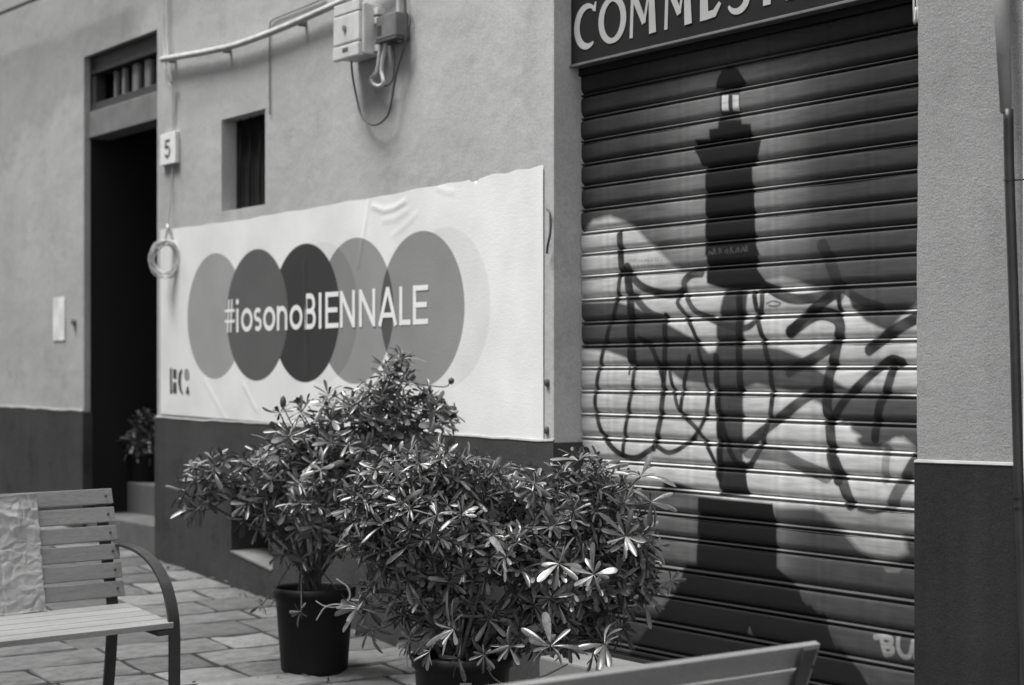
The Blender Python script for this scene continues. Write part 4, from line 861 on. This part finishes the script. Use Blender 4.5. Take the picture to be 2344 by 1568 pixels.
v, f = join(tw); obj('dry_twig', pmesh('dry_twig', v, f, True), M['twig_pale'], s1, base1)
# right shrub, broad and in focus
b2p = at(1058, 1497, 7.2); base2 = (b2p.x, b2p.y, b2p.z - .40)
blobs2 = [(1000, 1075, 150, 48), (905, 1130, 105, 90, .9), (1085, 1120, 105, 55), (1000, 1200, 200, 95, 1.1), (1190, 1125, 85, 55), (1335, 1085, 62, 55), (1370, 1140, 95, 60), (1300, 1200, 135, 85), (1405, 1240, 105, 80), (1150, 1270, 200, 85, 1.1), (1300, 1345, 150, 85), (1435, 1330, 75, 75, .9), (960, 1330, 120, 85, .7), (1255, 1450, 110, 50), (1385, 1465, 60, 45), (1060, 1420, 110, 55, .6), (880, 1290, 60, 80, .6), (835, 1200, 55, 95, .9), (850, 1390, 45, 60, .5), (1130, 1455, 60, 35, .6), (985, 1440, 50, 35, .5)]
ex2 = [(1466, 1092, -.15, .125, 9, (.1, -.3, 1)), (1432, 1228, -.3, .115, 10, (.3, -.8, .5)), (1325, 1055, -.1, .11, 9, (-.1, -.4, .9)), (1360, 1315, -.35, .11, 9, (.1, -.7, .6)), (1040, 1440, -.38, .125, 8, (0, -.9, .3)), (1385, 1475, -.3, .13, 9, (.2, -.8, .5)), (1260, 1480, -.35, .125, 10, (0, -.6, .7)), (1160, 1275, -.4, .10, 10, (.1, -.8, .5)), (1490, 1150, -.05, .10, 7, (.9, -.3, .3)), (1070, 1075, -.1, .09, 9, (.1, -.3, .9)), (1000, 1180, -.35, .09, 10, (0, -.7, .7)), (1535, 1330, 0, .08, 6, (.9, -.2, -.2)), (1280, 1290, -.4, .11, 9, (.2, -.7, .6)), (820, 1160, -.1, .09, 9, (-.7, -.5, .4)), (1480, 1290, -.1, .09, 8, (.8, -.3, .2)), (985, 1490, -.24, .085, 8, (-.2, -.9, .1)), (1110, 1498, -.26, .085, 9, (.2, -.9, .0)), (1050, 1505, -.27, .075, 7, (0, -1, -.2)), (940, 1465, -.15, .08, 8, (-.6, -.7, .2)), (1165, 1480, -.2, .08, 8, (.5, -.8, .1))]
s2 = shrub('potted_shrub', 'broad bushy shrub in a black pot in the foreground, before the shutter', base2, 7.2, .205, .40, blobs2, 1020, .066, 23, ex2, True)
tw = [tube_data(spline([at(x, y, 7.0) for x, y in l], 6), rr_, 6) for l, rr_ in (([(1115, 1528), (1130, 1552), (1160, 1568), (1200, 1563), (1250, 1545), (1300, 1520)], .0036), ([(948, 1498), (965, 1480), (985, 1462)], .003))]
v, f = join(tw); obj('dry_twig', pmesh('dry_twig', v, f, True), M['bark'], s2, base2)
# dim plant standing inside the dark doorway
dq = at(330, 1100, 13.1); bz_ = EYE - .81
based = (dq.x, dq.y, bz_)
shrub('doorway_plant', 'dim potted plant standing inside the dark doorway', based, 13.1, .12, .22, [(330, 975, 22, 25), (325, 1015, 26, 26)], 26, .10, 31, [])['group'] = 'doorway plant'

# dry leaves and bits along the wall base and round the pots
rg = np.random.default_rng(5); V, F, off = [], [], 0
for i in range(150):
    if i < 70: x = rg.uniform(-4.0, -.2); y = -abs(rg.normal(0, .10)) - .03
    else: a_ = rg.uniform(0, 6.28); c_ = base1 if i < 110 else base2; r_ = .2 + abs(rg.normal(0, .3)); x, y = c_[0] + r_ * math.cos(a_), min(c_[1] + r_ * math.sin(a_), -.05)
    lv, lf = LEAF[int(rg.integers(0, len(LEAF)))]; a_ = rg.uniform(0, 6.28); L_ = rg.uniform(.02, .06); t_ = rg.normal(0, .25)
    Mx = np.array(Matrix.Rotation(a_, 3, 'Z') @ Matrix.Rotation(t_, 3, 'X')) * L_; p_ = lv @ Mx.T + np.array([x, y, ground(x) + .012]); V.append(p_); F += [tuple(q + off for q in k) for k in lf]; off += len(lv)
lt = obj('leaf_litter', pmesh('leaf_litter', np.concatenate(V), F, True), mat('dry_leaf', .22, .8, .4, 20, rand=True)); tag(lt, 'small dry leaves lying on the paving along the wall base', 'leaves', kind='stuff')
